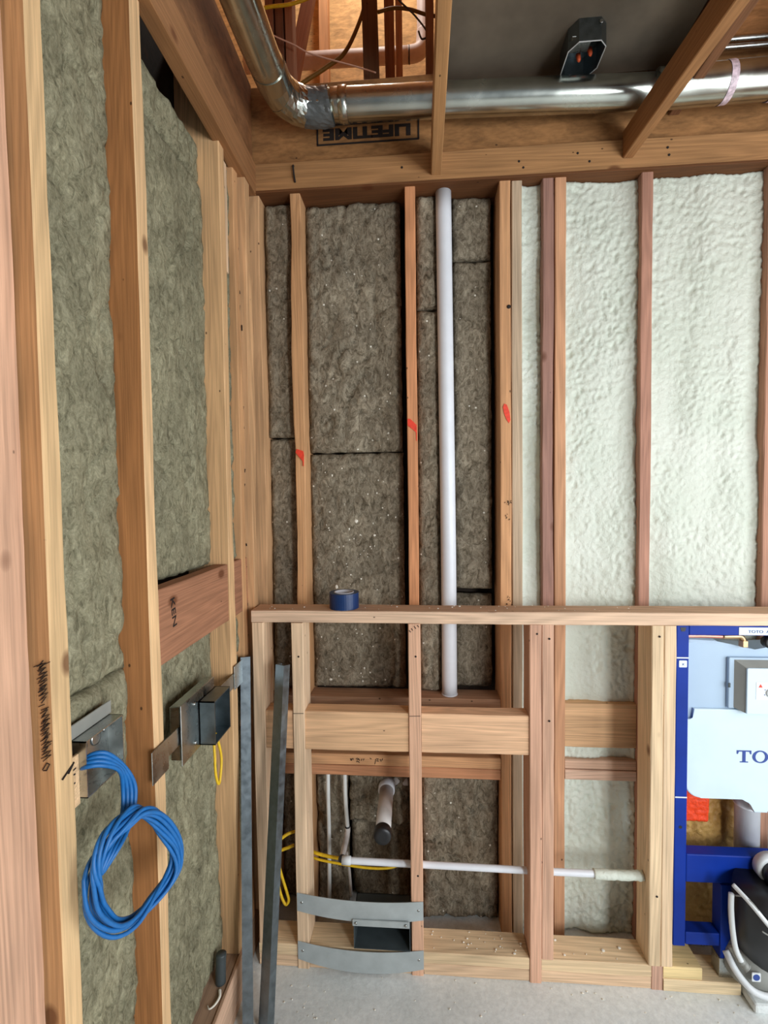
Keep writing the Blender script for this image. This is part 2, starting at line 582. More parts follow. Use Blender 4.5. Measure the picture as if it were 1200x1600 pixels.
def wool(name, org, u, v, nrm, wdt, hgt, mat, label=None, seed=0, amp=0.010, res=0.011, thick=0.05, stretch=(1, 0.55), edge=0.02, shred=0.0, parent=None):
    """a batt: rough front surface with tucked-in rounded edges and a real thickness behind it"""
    org = Vector(org); u = Vector(u); v = Vector(v); nrm = Vector(nrm)
    nu = max(4, int(wdt / res)); nv = max(4, int(hgt / res))
    bm = bmesh.new(); G = []
    off = Vector((seed * 7.31, seed * 3.77, seed * 1.93))
    for j in range(nv + 1):
        row = []
        for i in range(nu + 1):
            a = wdt * i / nu; b = hgt * j / nv
            q = Vector((a * stretch[0], b * stretch[1], 0))
            d = amp * (0.9 * fbm(q * 9 + off, 4) + 0.5 * noise.noise(q * 46 + off) + 0.3 * noise.noise(q * 95 + off))
            cr = noise.noise(q * 13 + off * 2)
            if abs(cr) < 0.06:
                d -= amp * 1.1 * (1 - abs(cr) / 0.06)
            if shred:
                d += shred * noise.noise(q * 11 + off * 3) - abs(noise.noise(q * 22 + off)) * shred
            em = min(a, wdt - a, b, hgt - b)
            if em < edge:
                d -= (1 - em / edge) ** 2 * edge * 0.7
            ja = jb = 0.0
            if i in (0, nu):
                ja = 0.004 * noise.noise(Vector((b * 22, seed, i)))
            if j in (0, nv):
                jb = 0.004 * noise.noise(Vector((a * 22, seed + 5, j)))
            row.append(bm.verts.new(org + u * (a + ja) + v * (b + jb) + nrm * d))
        G.append(row)
    for j in range(nv):
        for i in range(nu):
            bm.faces.new((G[j][i], G[j][i + 1], G[j + 1][i + 1], G[j + 1][i]))
    ring = [G[0][i] for i in range(nu)] + [G[j][nu] for j in range(nv)] + [G[nv][i] for i in range(nu, 0, -1)] + [G[j][0] for j in range(nv, 0, -1)]
    back = []
    for q in ring:
        d = (q.co - org).dot(nrm)
        back.append(bm.verts.new(q.co - nrm * (d + thick)))
    m = len(ring)
    for k in range(m):
        bm.faces.new((ring[k], ring[(k + 1) % m], back[(k + 1) % m], back[k]))
    bm.faces.new(back)
    o = finish(name, bm, mat, parent, smooth=True)
    if label and not parent:
        tag(o, label, 'insulation', 'mineral wool batts')
    elif label:
        o['label'] = label
    return o


def foam(name, x0, x1, z0, z1, y, parent, label=None, seed=0, amp=0.013, res=0.0055, mat=None, climb=0.014, thick=0.04):
    wdt = x1 - x0; hgt = z1 - z0
    nu = max(4, int(wdt / res)); nv = max(4, int(hgt / res))
    bm = bmesh.new(); G = []
    off = Vector((seed * 5.13, seed * 2.71, seed * 9.17))
    for j in range(nv + 1):
        row = []
        for i in range(nu + 1):
            a = wdt * i / nu; b = hgt * j / nv
            q = Vector((a, b, 0))
            big = noise.noise(Vector((a * 9, b * 2.2, 0)) + off)
            lump = 1 - abs(noise.noise(Vector((a * 52, b * 40, big)) + off))
            sm = 1 - abs(noise.noise(q * 105 + off * 2))
            mask = 0.35 + 0.65 * max(0, min(1, 0.6 + 1.1 * noise.noise(Vector((a * 7, b * 3.0, 3)) + off)))
            d = amp * (0.9 * big + mask * (1.0 * lump + 0.45 * sm) - 1.0)
            e = min(a, wdt - a)
            if e < 0.03:
                d += climb * (1 - e / 0.03) ** 2 * (0.6 + 0.6 * noise.noise(Vector((b * 14, seed, 1))))
            row.append(bm.verts.new((x0 + a, y - d, z0 + b)))
        G.append(row)
    for j in range(nv):
        for i in range(nu):
            bm.faces.new((G[j][i], G[j][i + 1], G[j + 1][i + 1], G[j + 1][i]))
    ring = [G[0][i] for i in range(nu)] + [G[j][nu] for j in range(nv)] + [G[nv][i] for i in range(nu, 0, -1)] + [G[j][0] for j in range(nv, 0, -1)]
    back = [bm.verts.new((q.co.x, y + thick, q.co.z)) for q in ring]
    m = len(ring)
    for k in range(m):
        bm.faces.new((ring[k], ring[(k + 1) % m], back[(k + 1) % m], back[k]))
    bm.faces.new(back)
    o = finish(name, bm, mat or FOAM, parent, smooth=True)
    if label:
        o['label'] = label
    return o


def structure(o):
    o['kind'] = 'structure'
    return o


# wood tints
C_YEL = s2l(226, 184, 124); C_FIR = s2l(214, 154, 98); C_ORG = s2l(210, 136, 78); C_PINK = s2l(214, 164, 128)
C_PURP = s2l(168, 122, 104); C_GREY = s2l(200, 172, 138); C_PALE = s2l(226, 190, 148); C_TAN = s2l(222, 178, 132)
C_BRN = s2l(176, 120, 74); C_DKB = s2l(150, 96, 58); C_RED = s2l(168, 96, 64); C_PONY = s2l(226, 188, 152)
C_OSB = s2l(208, 166, 112)

# ------------------------------------------------------------------ the shell
YB = 1.75      # room face of the back-wall studs
YP = 1.46      # front of the half wall
XL = -0.615    # room face of the left-wall studs
ZT = 2.645     # underside of the top plates
XR = 2.30      # right wall

ZD = 3.106     # underside of the deck overhead
bm = bmesh.new(); bbox(bm, -1.0, 2.6, -2.6, 3.0, -0.12, 0.0)
floor = structure(finish('floor', bm, CONC, origin=(0, 0, 0)))
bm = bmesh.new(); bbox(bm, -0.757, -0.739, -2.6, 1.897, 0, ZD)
wall_left = structure(finish('wall_left', bm, SHEATH, color=s2l(50, 40, 32), origin=(-0.74, 0, 0)))  # near-black colour stands in for the shade deep between the studs
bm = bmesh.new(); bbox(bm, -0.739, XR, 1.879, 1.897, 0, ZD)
wall_back = structure(finish('wall_back', bm, SHEATH, color=s2l(50, 40, 32), origin=(0, 1.88, 0)))  # same near-black, so gaps beside the batts look shaded
# right wall with its window opening, outside the frame
bm = bmesh.new()
bbox(bm, XR, XR + 0.1, -2.6, 1.897, 0, 0.45); bbox(bm, XR, XR + 0.1, -2.6, 1.897, 2.25, ZD)
bbox(bm, XR, XR + 0.1, 0.95, 1.897, 0.45, 2.25); bbox(bm, XR, XR + 0.1, -2.6, -0.65, 0.45, 2.25)
wall_right = structure(finish('wall_right', bm, SHEATH, color=C_BRN, origin=(XR, 0, 0)))
# deck above: dark plywood over the middle bay, bare board elsewhere; open above the left bay near the back wall
bm = bmesh.new(); bbox(bm, 0.103, 0.845, -2.6, 1.715, ZD - 0.055, ZD - 0.037)
ceiling = structure(finish('ceiling', bm, DECK, origin=(0.5, 0, ZD - 0.055)))
bm = bmesh.new(); bbox(bm, 0.101, 0.847, -2.6, 1.897, ZD, ZD + 0.024)
finish('deck_panel', bm, SHEATH, ceiling, color=C_BRN)
bm = bmesh.new(); bbox(bm, 0.847, XR + 0.1, -2.6, 1.897, ZD, ZD + 0.024)
finish('deck_panel', bm, SHEATH, ceiling, color=C_BRN)
bm = bmesh.new(); bbox(bm, -0.757, 0.101, -2.6, 1.26, ZD, ZD + 0.024)
finish('deck_panel', bm, SHEATH, ceiling, color=C_BRN)
# lit space above the left bay; sides and roof added unseen to block light
bm = bmesh.new()
bbox(bm, -1.6, 0.9, 2.75, 2.78, ZD, 5.2)
wall_upper = structure(finish('wall_upper', bm, SHEATH, color=C_OSB, origin=(-0.3, 2.76, ZD)))
bm = bmesh.new(); bbox(bm, -1.63, -1.6, 1.25, 2.78, ZD, 5.2)
finish('side_light_block', bm, SHEATH, wall_upper, color=C_OSB)
bm = bmesh.new(); bbox(bm, 0.9, 0.93, 1.25, 2.78, ZD + 0.03, 5.2)
finish('side_light_block', bm, SHEATH, wall_upper, color=C_OSB)
bm = bmesh.new(); bbox(bm, -1.63, 0.93, 1.22, 1.25, ZD + 0.03, 5.2)
finish('side_light_block', bm, SHEATH, wall_upper, color=C_BRN)
bm = bmesh.new(); bbox(bm, -1.63, 0.93, 1.22, 2.78, 5.2, 5.23)
finish('roof_light_block', bm, SHEATH, wall_upper, color=C_BRN)
bm = bmesh.new(); bbox(bm, -1.6, -0.76, 1.25, 1.897, ZD - 0.03, ZD); bbox(bm, -1.6, 0.9, 1.90, 2.75, ZD - 0.03, ZD)
finish('upper_floor_panel', bm, SHEATH, wall_upper, color=C_BRN)

set_eye_scale(0.976, 0.132); ZT = 2.652  # positions from here on mostly worked out from image pixels
# ------------------------------------------------------------------ left wall framing
vboard('flat_stud', -0.686, -0.648, 0.36, 0.732, 0.010, ZT, C_PINK, wall_left, label='pinkish flat board at the left edge of the wall', step=0.05)
s1 = vboard('stud', -0.755, XL, 0.737, 0.775, 0.010, 2.98, C_YEL, wall_left, wob=0.0016, heart=(0, -1, 0, 0.62), label='nearest left-wall stud with black marker scribble on its side')
s2 = vboard('stud', -0.755, XL, 1.028, 1.067, 0.010, 2.98, s2l(226, 182, 124), wall_left, wob=0.0016, heart=(0, -1, 0, 0.95), label='second left-wall stud, behind the blue cable coil')
s3 = vboard('stud', -0.755, XL, 1.483, 1.523, 0.010, 2.98, s2l(224, 176, 116), wall_left, wob=0.0012, heart=(0, -1, 0, 0.12), label='left-wall stud with a big knot, carrying the box bracket')
vboard('corner_stud', -0.74, -0.616, 1.602, 1.640, 0.010, 2.98, s2l(214, 158, 98), wall_left, wob=0.002)
cst = vboard('corner_stud', -0.652, -0.596, 1.655, 1.7, 0.010, ZT, s2l(218, 166, 108), wall_left, wob=0.003)
vboard('nailer', -0.66, -0.628, 1.535, 1.575, 2.285, 2.64, C_PALE, wall_left, label='short pale nailer board high beside the corner post')
blkA = yboard('block', -0.664, -0.621, 1.068, 1.482, 1.137, 1.322, s2l(176, 118, 80), wall_left, label='reddish blocking board with black letters, between left-wall studs', step=0.05)
yboard('block', -0.664, -0.621, 1.524, 1.735, 1.137, 1.322, s2l(168, 112, 76), wall_left)
yboard('bottom_plate', -0.757, -0.618, -0.3, 1.745, -0.135, 0.008, s2l(176, 140, 108), wall_left)
yboard('base_board', -0.617, -0.604, 0.2, 1.53, -0.135, 0.012, s2l(214, 172, 138), wall_left, label='pale board along the foot of the left wall')
tpl = yboard('top_plate', -0.634, -0.588, -2.5, 1.760, ZT, 2.759, s2l(158, 106, 54), wall_left, label='brown top plate along the left wall')
yboard('rim_board', -0.665, -0.602, -2.5, 1.760, 2.760, 3.046, s2l(136, 88, 42), wall_left, mat=STRAND, label='brown rim board above the left top plate')

wool('insulation_batt', (-0.668, 0.776, 0.012), (0, 1, 0), (0, 0, 1), (1, 0, 0), 0.251, 1.14, WOOL_L, 'grey-green batt on left wall behind the blue coil, lower piece', 1, thick=0.08)
wool('insulation_batt', (-0.668, 0.776, 1.155), (0, 1, 0), (0, 0, 1), (1, 0, 0), 0.251, 1.475, WOOL_L, 'grey-green batt on left wall between the nearest two studs, upper piece', 2, thick=0.08)
wool('insulation_batt', (-0.672, 1.068, 0.012), (0, 1, 0), (0, 0, 1), (1, 0, 0), 0.414, 1.123, WOOL_L, 'grey-green batt on left wall below the reddish blocking board', 3, thick=0.08)
wool('insulation_batt', (-0.668, 1.068, 1.323), (0, 1, 0), (0, 0, 1), (1, 0, 0), 0.414, 1.187, WOOL_L, 'grey-green batt on left wall above the reddish blocking board', 4, thick=0.08)
wool('insulation_batt', (-0.676, 1.068, 2.514), (0, 1, 0), (0, 0, 1), (1, 0, 0), 0.414, 0.125, WOOL_L, 'short batt strip tucked under the left top plate', 5, thick=0.07)
wool('insulation_batt', (-0.632, 1.524, 1.325), (0, 1, 0), (0, 0, 1), (1, 0, 0), 0.077, 1.318, WOOL_L, 'narrow batt strip between knotty stud and corner post, above the blocking', 6, thick=0.06)
wool('insulation_batt', (-0.632, 1.524, 0.012), (0, 1, 0), (0, 0, 1), (1, 0, 0), 0.077, 1.122, WOOL_L, 'narrow batt strip between knotty stud and corner post, below the blocking', 7, thick=0.06)

# marker writing on the left wall
rs = random.Random(3)


def scribble(n, x0, x1, z0, z1, slant=0.3):
    """a run of joined, leaning handwritten strokes going down"""
    out = []
    for i in range(n):
        z = z1 + (z0 - z1) * i / n; dz = (z1 - z0) / n
        a = x0 + rs.uniform(0, 0.25) * (x1 - x0); b = x1 - rs.uniform(0, 0.25) * (x1 - x0)
        out.append([(a, z - dz * slant), ((a + b) / 2, z + dz * 0.25), (b, z + dz * 0.6), ((a + b) / 2 + 0.002, z - dz * 0.1), (a + 0.003, z - dz * 0.9)])
    return out


sc = scribble(9, -0.641, -0.622, 1.20, 1.265) + scribble(11, -0.640, -0.621, 1.10, 1.185)
for i in range(26):
    zz = 1.105 + 0.155 * i / 26 + (0.012 if i > 15 else 0); xx = -0.641 + rs.uniform(0, 0.010)
    sc.append([(xx, zz), (xx + rs.uniform(0.006, 0.013), zz + rs.uniform(0.004, 0.009))])
sc += [[(-0.646, 1.262), (-0.630, 1.268)], [(-0.636, 1.262), (-0.617, 1.271)], [(-0.638, 1.086), (-0.630, 1.098), (-0.625, 1.096), (-0.631, 1.085), (-0.637, 1.085)]]
lab(strokes('marker_writing', sc, (0, 0.737, 0), (1, 0, 0), (0, 0, 1), (0, -1, 0), 0.0011, INK, s1, 0.0022), 'black handwritten marker scribble running down the stud')
strokes('marker_arrow', [[(0.748, 1.062), (0.776, 1.077)], [(0.776, 1.077), (0.762, 1.064)]], (XL, 0, 0), (0, 1, 0), (0, 0, 1), (1, 0, 0), 0.0022, INK, s1, 0.0025)
lab(text('marker_letters', 'KEN', (-0.621, 1.128, 1.287), (0, 0.12, -1), (0, 1, 0.12), (1, 0, 0), 0.018, INK, blkA, 1.5), 'black letters KEN written downwards')

# galvanised junction box with blue cables
jb = empty('electrical_box', (-0.645, 0.86, 1.0), 'open galvanised junction box with blue cables entering, between left-wall studs', 'electrical box')
bm = bmesh.new()
bx0, bx1, by0, by1, bz0, bz1 = -0.654, -0.620, 0.815, 0.925, 0.985, 1.092
t = 0.002
bbox(bm, bx0, bx0 + t, by0, by1, bz0, bz1); bbox(bm, bx0, bx1, by0, by0 + t, bz0, bz1); bbox(bm, bx0, bx1, by1 - t, by1, bz0, bz1)
bbox(bm, bx0, bx1, by0, by1, bz0, bz0 + t); bbox(bm, bx0, bx1, by0, by1, bz1 - t, bz1)
finish('box_shell', bm, GALV, jb)
for yy in (0.845, 0.885):
    lathe('knockout', (bx0 + 0.0025, yy, 1.062), (1, 0, 0), [(0, 0.014), (0.0015, 0.014), (0.0018, 0.011)], GALV, jb, 16)
for yy, zz in ((0.905, 1.07), (0.90, 1.02)):
    lathe('screw', (bx0 + 0.003, yy, zz), (1, 0, 0), [(0, 0.005), (0.004, 0.005), (0.006, 0.003)], GALV, jb, 10)
bm = bmesh.new(); bbox(bm, -0.640, -0.6345, 0.776, 0.815, 0.975, 1.07, 0.001); finish('mounting_block', bm, WOOD, jb, color=C_PALE)
strokes('marker_mark', [[(0.790, 1.046), (0.806, 1.048)], [(0.790, 1.040), (0.804, 1.038)], [(0.794, 1.022), (0.803, 1.022)]], (-0.6345, 0, 0), (0, 1, 0), (0, 0, 1), (1, 0, 0), 0.0025, INK, jb, 0.001)
bm = bmesh.new(); bbox(bm, -0.652, -0.648, 0.777, 0.93, 1.093, 1.120, 0.001, 1); finish('support_bar', bm, GREYP, jb)

# blue cable coil: strands looped several times, hanging from the junction box
coil = empty('cable_coil', (-0.575, 0.87, 0.68), 'coil of bright blue cables hanging from the galvanised junction box', 'cable')
rc = random.Random(11)
RING = [(-0.577, 0.765, 0.873), (-0.577, 0.768, 0.818), (-0.568, 0.796, 0.760), (-0.557, 0.834, 0.733), (-0.544, 0.877, 0.734), (-0.531, 0.920, 0.745), (-0.525, 0.941, 0.770), (-0.527, 0.933, 0.824), (-0.537, 0.898, 0.896), (-0.548, 0.863, 0.930), (-0.559, 0.828, 0.932), (-0.568, 0.796, 0.925), (-0.575, 0.773, 0.901)]
RING = [Vector(p) for p in RING]
base = smooth_pts(RING + [RING[0]], 5)[:-1]
cen = sum(base, Vector()) / len(base)
for k in range(9):
    pts = []; a0 = 2 * math.pi * k / 9 + rc.uniform(-0.2, 0.2); tw = rc.choice((1, 1, 2)); rad = 0.0105 if k else 0.0
    for i, p in enumerate(base):
        q = 2 * math.pi * i / len(base)
        out = (p - cen).normalized(); ax = Vector((1, -0.3, 0)).normalized()
        rr = rad * (1 + 0.35 * math.sin(q + k))
        pts.append(p + out * rr * 1.1 * math.cos(a0 + tw * q) + ax * rr * math.sin(a0 + tw * q))
    bm = bmesh.new(); tube_bm(bm, pts, 0.0040, 8, closed=True)
    finish('cable_loop', bm, BLUEC, coil, smooth=True)
for k in range(4):
    d = 0.005 * (k - 1.5)
    tube('cable_lead', [(-0.645, 0.828, 1.035 + d * 0.6), (-0.622, 0.822 + d, 1.052 + d), (-0.600, 0.836 + d, 1.048 + d), (-0.588, 0.868 + d, 1.012), (-0.585 + d, 0.884 + d, 0.965), (-0.580 + d, 0.872 + d, 0.925), (-0.572 + d, 0.838 + d, 0.905), (-0.568 + d, 0.800 + d, 0.895), (-0.574, 0.778 + d, 0.870)], 0.0040, BLUEC, coil, 8)

# bracketed box on the left wall
br = empty('electrical_box', (-0.61, 1.27, 0.85), 'grey deep outlet box on a galvanised bracket spanning left-wall studs', 'electrical box')
bm = bmesh.new(); bbox(bm, -0.6125, -0.6105, 1.018, 1.535, 0.915, 0.962, 0.0006, 1)
finish('bracket_bar', bm, GALV, br)
bm = bmesh.new(); bbox(bm, -0.6100, -0.6080, 1.005, 1.075, 0.888, 0.965, 0.0008, 1); finish('nail_plate', bm, GALV, br)
bm = bmesh.new(); bbox(bm, -0.6100, -0.6080, 1.485, 1.555, 0.906, 0.985, 0.0008, 1); finish('nail_plate', bm, GALV, br)
bm = bmesh.new(); bbox(bm, -0.640, -0.6130, 1.140, 1.345, 0.868, 1.008, 0.002, 1); finish('box_body', bm, GALV, br)
bm = bmesh.new(); bbox(bm, -0.6070, -0.6040, 1.13, 1.255, 0.860, 1.016, 0.001, 1); finish('cover_plate', bm, GALV, br)
for zz in (0.99, 0.885):
    lathe('screw', (-0.604, 1.20, zz), (1, 0, 0), [(0, 0.005), (0.003, 0.0045), (0.004, 0.002)], GALV, br, 10)
bm = bmesh.new()
gx0, gx1, gy0, gy1, gz0, gz1 = -0.604, -0.560, 1.225, 1.330, 0.865, 0.985
bbox(bm, gx0, gx1, gy0, gy0 + 0.003, gz0, gz1); bbox(bm, gx0, gx1, gy1 - 0.003, gy1, gz0, gz1)
bbox(bm, gx0, gx1, gy0, gy1, gz0, gz0 + 0.003); bbox(bm, gx0, gx1, gy0, gy1, gz1 - 0.003, gz1)
bbox(bm, gx0, gx0 + 0.003, gy0, gy1, gz0, gz1)
finish('box_ring', bm, BOXM, br)
yl = [(-0.585, 1.268, 0.868), (-0.578, 1.258, 0.82), (-0.574, 1.252, 0.77), (-0.572, 1.262, 0.735), (-0.572, 1.275, 0.74), (-0.574, 1.292, 0.79), (-0.58, 1.288, 0.84), (-0.585, 1.282, 0.868)]
tag(tube('wire_loop', yl, 0.0038, YELLOWC, None, 8), 'small hanging loop of yellow cable below the bracketed grey box', 'cable')

gouge = []
for i in range(22):
    zz = 0.95 + 1.5 * i / 22 + rs.uniform(-0.02, 0.02); xx = -0.622 + rs.uniform(-0.005, 0.005)
    gouge.append([(xx, zz), (xx + rs.uniform(-0.003, 0.003), zz + rs.uniform(0.006, 0.02))])
strokes('gouge', gouge, (0, 1.655, 0), (1, 0, 0), (0, 0, 1), (0, -1, 0), 0.003, INK, cst, 0.0035)
# white scraps and dark pipe stub at the wall foot
tag(tube('drain_stub', [(-0.640, 1.39, 0.010), (-0.640, 1.395, 0.06), (-0.640, 1.40, 0.095)], 0.016, DARKBOX, None, 12), 'dark stub standing on the left bottom plate near the corner', 'pipe')
tag(tube('caulk_curl', [(-0.650, 1.32, 0.012), (-0.640, 1.31, 0.013), (-0.628, 1.322, 0.014), (-0.624, 1.345, 0.013), (-0.632, 1.365, 0.012)], lambda t: 0.0035 * (0.4 + t), CRUMB, None, 7), 'white curl of caulk lying on the left bottom plate', 'scrap')

# ------------------------------------------------------------------ back wall framing
set_eye_scale(0.983, 0.121); ZT = 2.645; ZB = -0.1225
yb1 = YB + 0.14
vboard('stud', -0.640, -0.578, YB, yb1, ZB, ZT, s2l(212, 160, 104), wall_back, wob=0.0035)
b1 = vboard('stud', -0.463, -0.425, YB, yb1, ZB, ZT, s2l(216, 158, 98), wall_back, wob=0.003, label='back-wall stud with a red paint mark, nearest the corner')
b2 = vboard('stud', -0.042, -0.004, YB, yb1, ZB, ZT, s2l(216, 142, 84), wall_back, label='orange back-wall stud with a red paint mark, left of the white pipe')
b3 = vboard('stud', 0.294, 0.333, YB, yb1, ZB, ZT, s2l(216, 156, 98), wall_back, label='back-wall stud with a red paint mark, right of the white pipe')
vboard('stud', 0.337, 0.374, YB + 0.004, yb1, ZB, ZT, C_GREY, wall_back, label='pale dusty stud against the narrow foam strip')
vboard('stud', 0.444, 0.482, YB, yb1, ZB, ZT, C_PURP, wall_back, wob=0.0016, label='purplish weathered stud')
vboard('stud', 0.487, 0.526, YB, yb1, ZB, ZT, s2l(214, 154, 106), wall_back)
vboard('stud', 0.781, 0.820, YB, yb1, ZB, ZT, s2l(184, 130, 104), wall_back, label='brownish stud between two white foam bays')
vboard('stud', 1.199, 1.237, YB, yb1, ZB, ZT, s2l(190, 136, 106), wall_back)
vboard('stud', 1.606, 1.644, YB, yb1, ZB, ZT, C_FIR, wall_back)
vboard('stud', 2.01, 2.048, YB, yb1, ZB, ZT, C_FIR, wall_back)

# top plates, strip of plywood, rim board
tpb = xboard('top_plate', -0.586, XR, YB - 0.012, yb1, ZT + 0.008, 2.752, s2l(176, 124, 66), wall_back, step=0.07, label='brown top plate along the back wall')
bm = bmesh.new(); bbox(bm, -0.60, XR, YB - 0.016, yb1, ZT, ZT + 0.008, 0.001, 1); finish('plywood_strip', bm, WOOD, wall_back, color=s2l(104, 66, 38))  # tint darkened to carry the shade under the top plate
rim = xboard('rim_board', -0.600, XR, YB + 0.004, YB + 0.045, 2.753, 3.034, s2l(162, 110, 52), wall_back, mat=STRAND, step=0.1, label='brown rim board with an upside-down black stamp')
# the upside-down stamp
LX0, LX1, LZ0, LZ1 = -0.356, 0.010, 2.812, 2.872
tx = text('stamp_lettering', 'LIFETIME', (LX1 - 0.028, YB + 0.004, LZ1 - 0.004), (-1, 0, 0), (0, 0, -1), (0, -1, 0), 0.041, INK, rim, 1.0, 0.05)
bm_w = max(v.co.x for v in tx.data.vertices) - min(v.co.x for v in tx.data.vertices)
for v in tx.data.vertices:
    v.co.x *= 0.318 * EYE_SCALE[0] / bm_w
strokes('stamp_frame', [[(LX0, LZ1 + 0.008), (LX0, LZ0)], [(LX0 - 0.002, LZ0), (LX1 + 0.002, LZ0)], [(LX1, LZ0), (LX1, LZ1 + 0.008)], [(LX0, LZ1 + 0.008), (LX1, LZ1 + 0.008)]], (0, YB + 0.004, 0), (1, 0, 0), (0, 0, 1), (0, -1, 0), 0.006, INK, rim, 0.002)
# nails and bent hook in the plate
for xx, zz in ((0.56, 2.715), (0.60, 2.685), (0.86, 2.715), (0.865, 2.69), (0.36, 2.70), (0.375, 2.678), (-0.05, 2.705)):
    lathe('nail_head', (xx, YB - 0.011, zz), (0, -1, 0), [(0, 0.0042), (0.0022, 0.0042), (0.003, 0.002)], INK, tpb, 8)
tube('bent_nail', [(-0.443, YB - 0.010, 2.735), (-0.442, YB - 0.022, 2.728), (-0.440, YB - 0.020, 2.70), (-0.437, YB - 0.015, 2.675)], 0.0035, INK, tpb, 6)

# horizontal blocks between back-wall studs
ws = s2l(176, 132, 96)
for (x0, x1) in ((-0.577, -0.464), (-0.424, -0.043), (-0.003, 0.293)):
    xboard('sill_block', x0, x1, YB + 0.002, YB + 0.09, 0.735, 0.775, ws, wall_back)
fb = []
for (x0, x1) in ((-0.577, -0.464), (-0.424, -0.043), (-0.003, 0.293)):
    fb.append(xboard('fire_block', x0, x1, YB + 0.001, YB + 0.09, 0.510, 0.552, s2l(220, 160, 102), wall_back))
    xboard('fire_block', x0, x1, YB + 0.003, YB + 0.09, 0.468, 0.508, s2l(202, 136, 86), wall_back)
xboard('wide_block', 0.527, 0.780, YB + 0.006, YB + 0.05, 0.602, 0.765, s2l(220, 172, 118), wall_back, step=0.04, label='wide pale wood block among white foam behind the half wall')
xboard('fire_block', 0.527, 0.780, YB + 0.004, YB + 0.09, 0.520, 0.556, s2l(210, 168, 136), wall_back)
xboard('fire_block', 0.527, 0.780, YB + 0.002, YB + 0.09, 0.480, 0.517, s2l(216, 176, 146), wall_back)
nums = [[(-0.272, .537), (-0.266, .529)], [(-0.270, .529), (-0.264, .538)], [(-0.262, .531), (-0.260, .538)],
        [(-0.250, .536), (-0.244, .539), (-0.241, .535), (-0.247, .531)], [(-0.240, .538), (-0.236, .530)], [(-0.249, .525), (-0.242, .527), (-0.237, .522)],
        [(-0.230, .530), (-0.227, .537)], [(-0.222, .531), (-0.219, .538)], [(-0.197, .541), (-0.191, .537)],
        [(-0.178, .518), (-0.174, .538)], [(-0.172, .539), (-0.164, .539), (-0.171, .530), (-0.163, .530)], [(-0.158, .538), (-0.154, .529)], [(-0.151, .533), (-0.148, .540)]]
lab(strokes('marker_writing', nums, (0, YB + 0.001, 0), (1, 0, 0), (0, 0, 1), (0, -1, 0), 0.0022, INK, fb[1], 0.002), 'small black handwritten measurements')
# red spray marks and small writing on studs
FN = ((1, 0, 0), (0, 0, 1), (0, -1, 0))
patch('paint_mark', [(-0.459, 1.702), (-0.453, 1.714), (-0.430, 1.706), (-0.427, 1.690), (-0.431, 1.668), (-0.444, 1.682)], (0, YB, 0), *FN, RED, b1, 0.0055)
patch('paint_drip', [(-0.432, 1.688), (-0.428, 1.688), (-0.4295, 1.650), (-0.4315, 1.650)], (0, YB, 0), *FN, RED, b1, 0.0050)
patch('paint_mark', [(-0.040, 1.816), (-0.030, 1.816), (-0.006, 1.792), (-0.006, 1.764), (-0.020, 1.776), (-0.040, 1.792)], (0, YB, 0), *FN, RED, b2, 0.0022)
patch('paint_drip', [(-0.010, 1.770), (-0.006, 1.770), (-0.0065, 1.735), (-0.009, 1.735)], (0, YB, 0), *FN, RED, b2, 0.0020)
patch('paint_mark', [(0.304, 1.850), (0.309, 1.862), (0.318, 1.858), (0.327, 1.832), (0.331, 1.803), (0.325, 1.792), (0.316, 1.806), (0.308, 1.828)], (0, YB, 0), *FN, RED, b3, 0.0022)
tick = []
for (cx, cz, n) in ((0.322, 1.500, 9), (0.322, 1.46, 5), (0.321, 1.155, 5), (0.324, 1.133, 4)):
    for i in range(n):
        a = cx + rs.uniform(-0.010, 0.010); c = cz + rs.uniform(-0.014, 0.014)
        tick.append([(a, c), (a + rs.uniform(-0.004, 0.004), c + rs.uniform(-0.006, 0.006))])
strokes('marker_writing', tick, (0, YB, 0), *FN, 0.0018, INK, b3, 0.0032)
lathe('knot_hole', (0.326, YB - 0.0012, 2.205), (0, -1, 0), [(0, 0.007), (0.0012, 0.007), (0.0013, 0.003)], INK, b3, 10)

# insulation on the back wall
YI = 1.838
UX = (1, 0, 0); VZ = (0, 0, 1); NB = (0, -1, 0)


def bw(x0, x1, z0, z1, label, seed, y=YI, **k):
    return wool('insulation_batt', (x0, y, z0), UX, VZ, NB, x1 - x0, z1 - z0, WOOL_B, label, seed, thick=0.06, **k)


bw(-0.576, -0.470, 1.764, 2.642, 'narrow upper batt on the back wall beside the corner post', 11, y=1.79)
bw(-0.576, -0.470, 0.780, 1.760, 'narrow lower batt on the back wall beside the corner post', 12, y=1.80)
BT = [None, None]
BT[0] = bw(-0.423, -0.062, 1.705, 2.642, 'wide upper batt on the back wall between two red-marked studs', 13, y=1.818, amp=0.014)  # stops short of the stud; the dark gap stands in for its shadow
BT[1] = bw(-0.423, -0.060, 0.780, 1.700, 'wide batt above the roll of blue tape, speckled with white chips', 14, y=1.822)  # same shadow gap beside the stud
bw(-0.002, 0.072, 2.232, 2.642, 'short batt strip left of the white pipe, just under the top plate', 15, y=1.798)
bw(-0.002, 0.078, 0.780, 2.224, 'long narrow batt strip left of the white pipe', 16, y=1.802)
bw(0.132, 0.275, 2.416, 2.642, 'top batt piece right of the white pipe', 17, y=1.82)
bw(0.134, 0.276, 1.172, 2.410, 'tall middle batt piece right of the white pipe', 18, y=1.826)  # right edge leaves a dark gap in place of the stud's shadow
bw(0.134, 0.278, 0.780, 1.146, 'batt piece right of the white pipe, behind the half-wall top plate', 19, y=1.850)
bw(-0.423, -0.300, -0.118, 0.464, 'torn batt scrap low in the bay, behind the thin white pipes', 20, y=1.822, shred=0.02, amp=0.018)
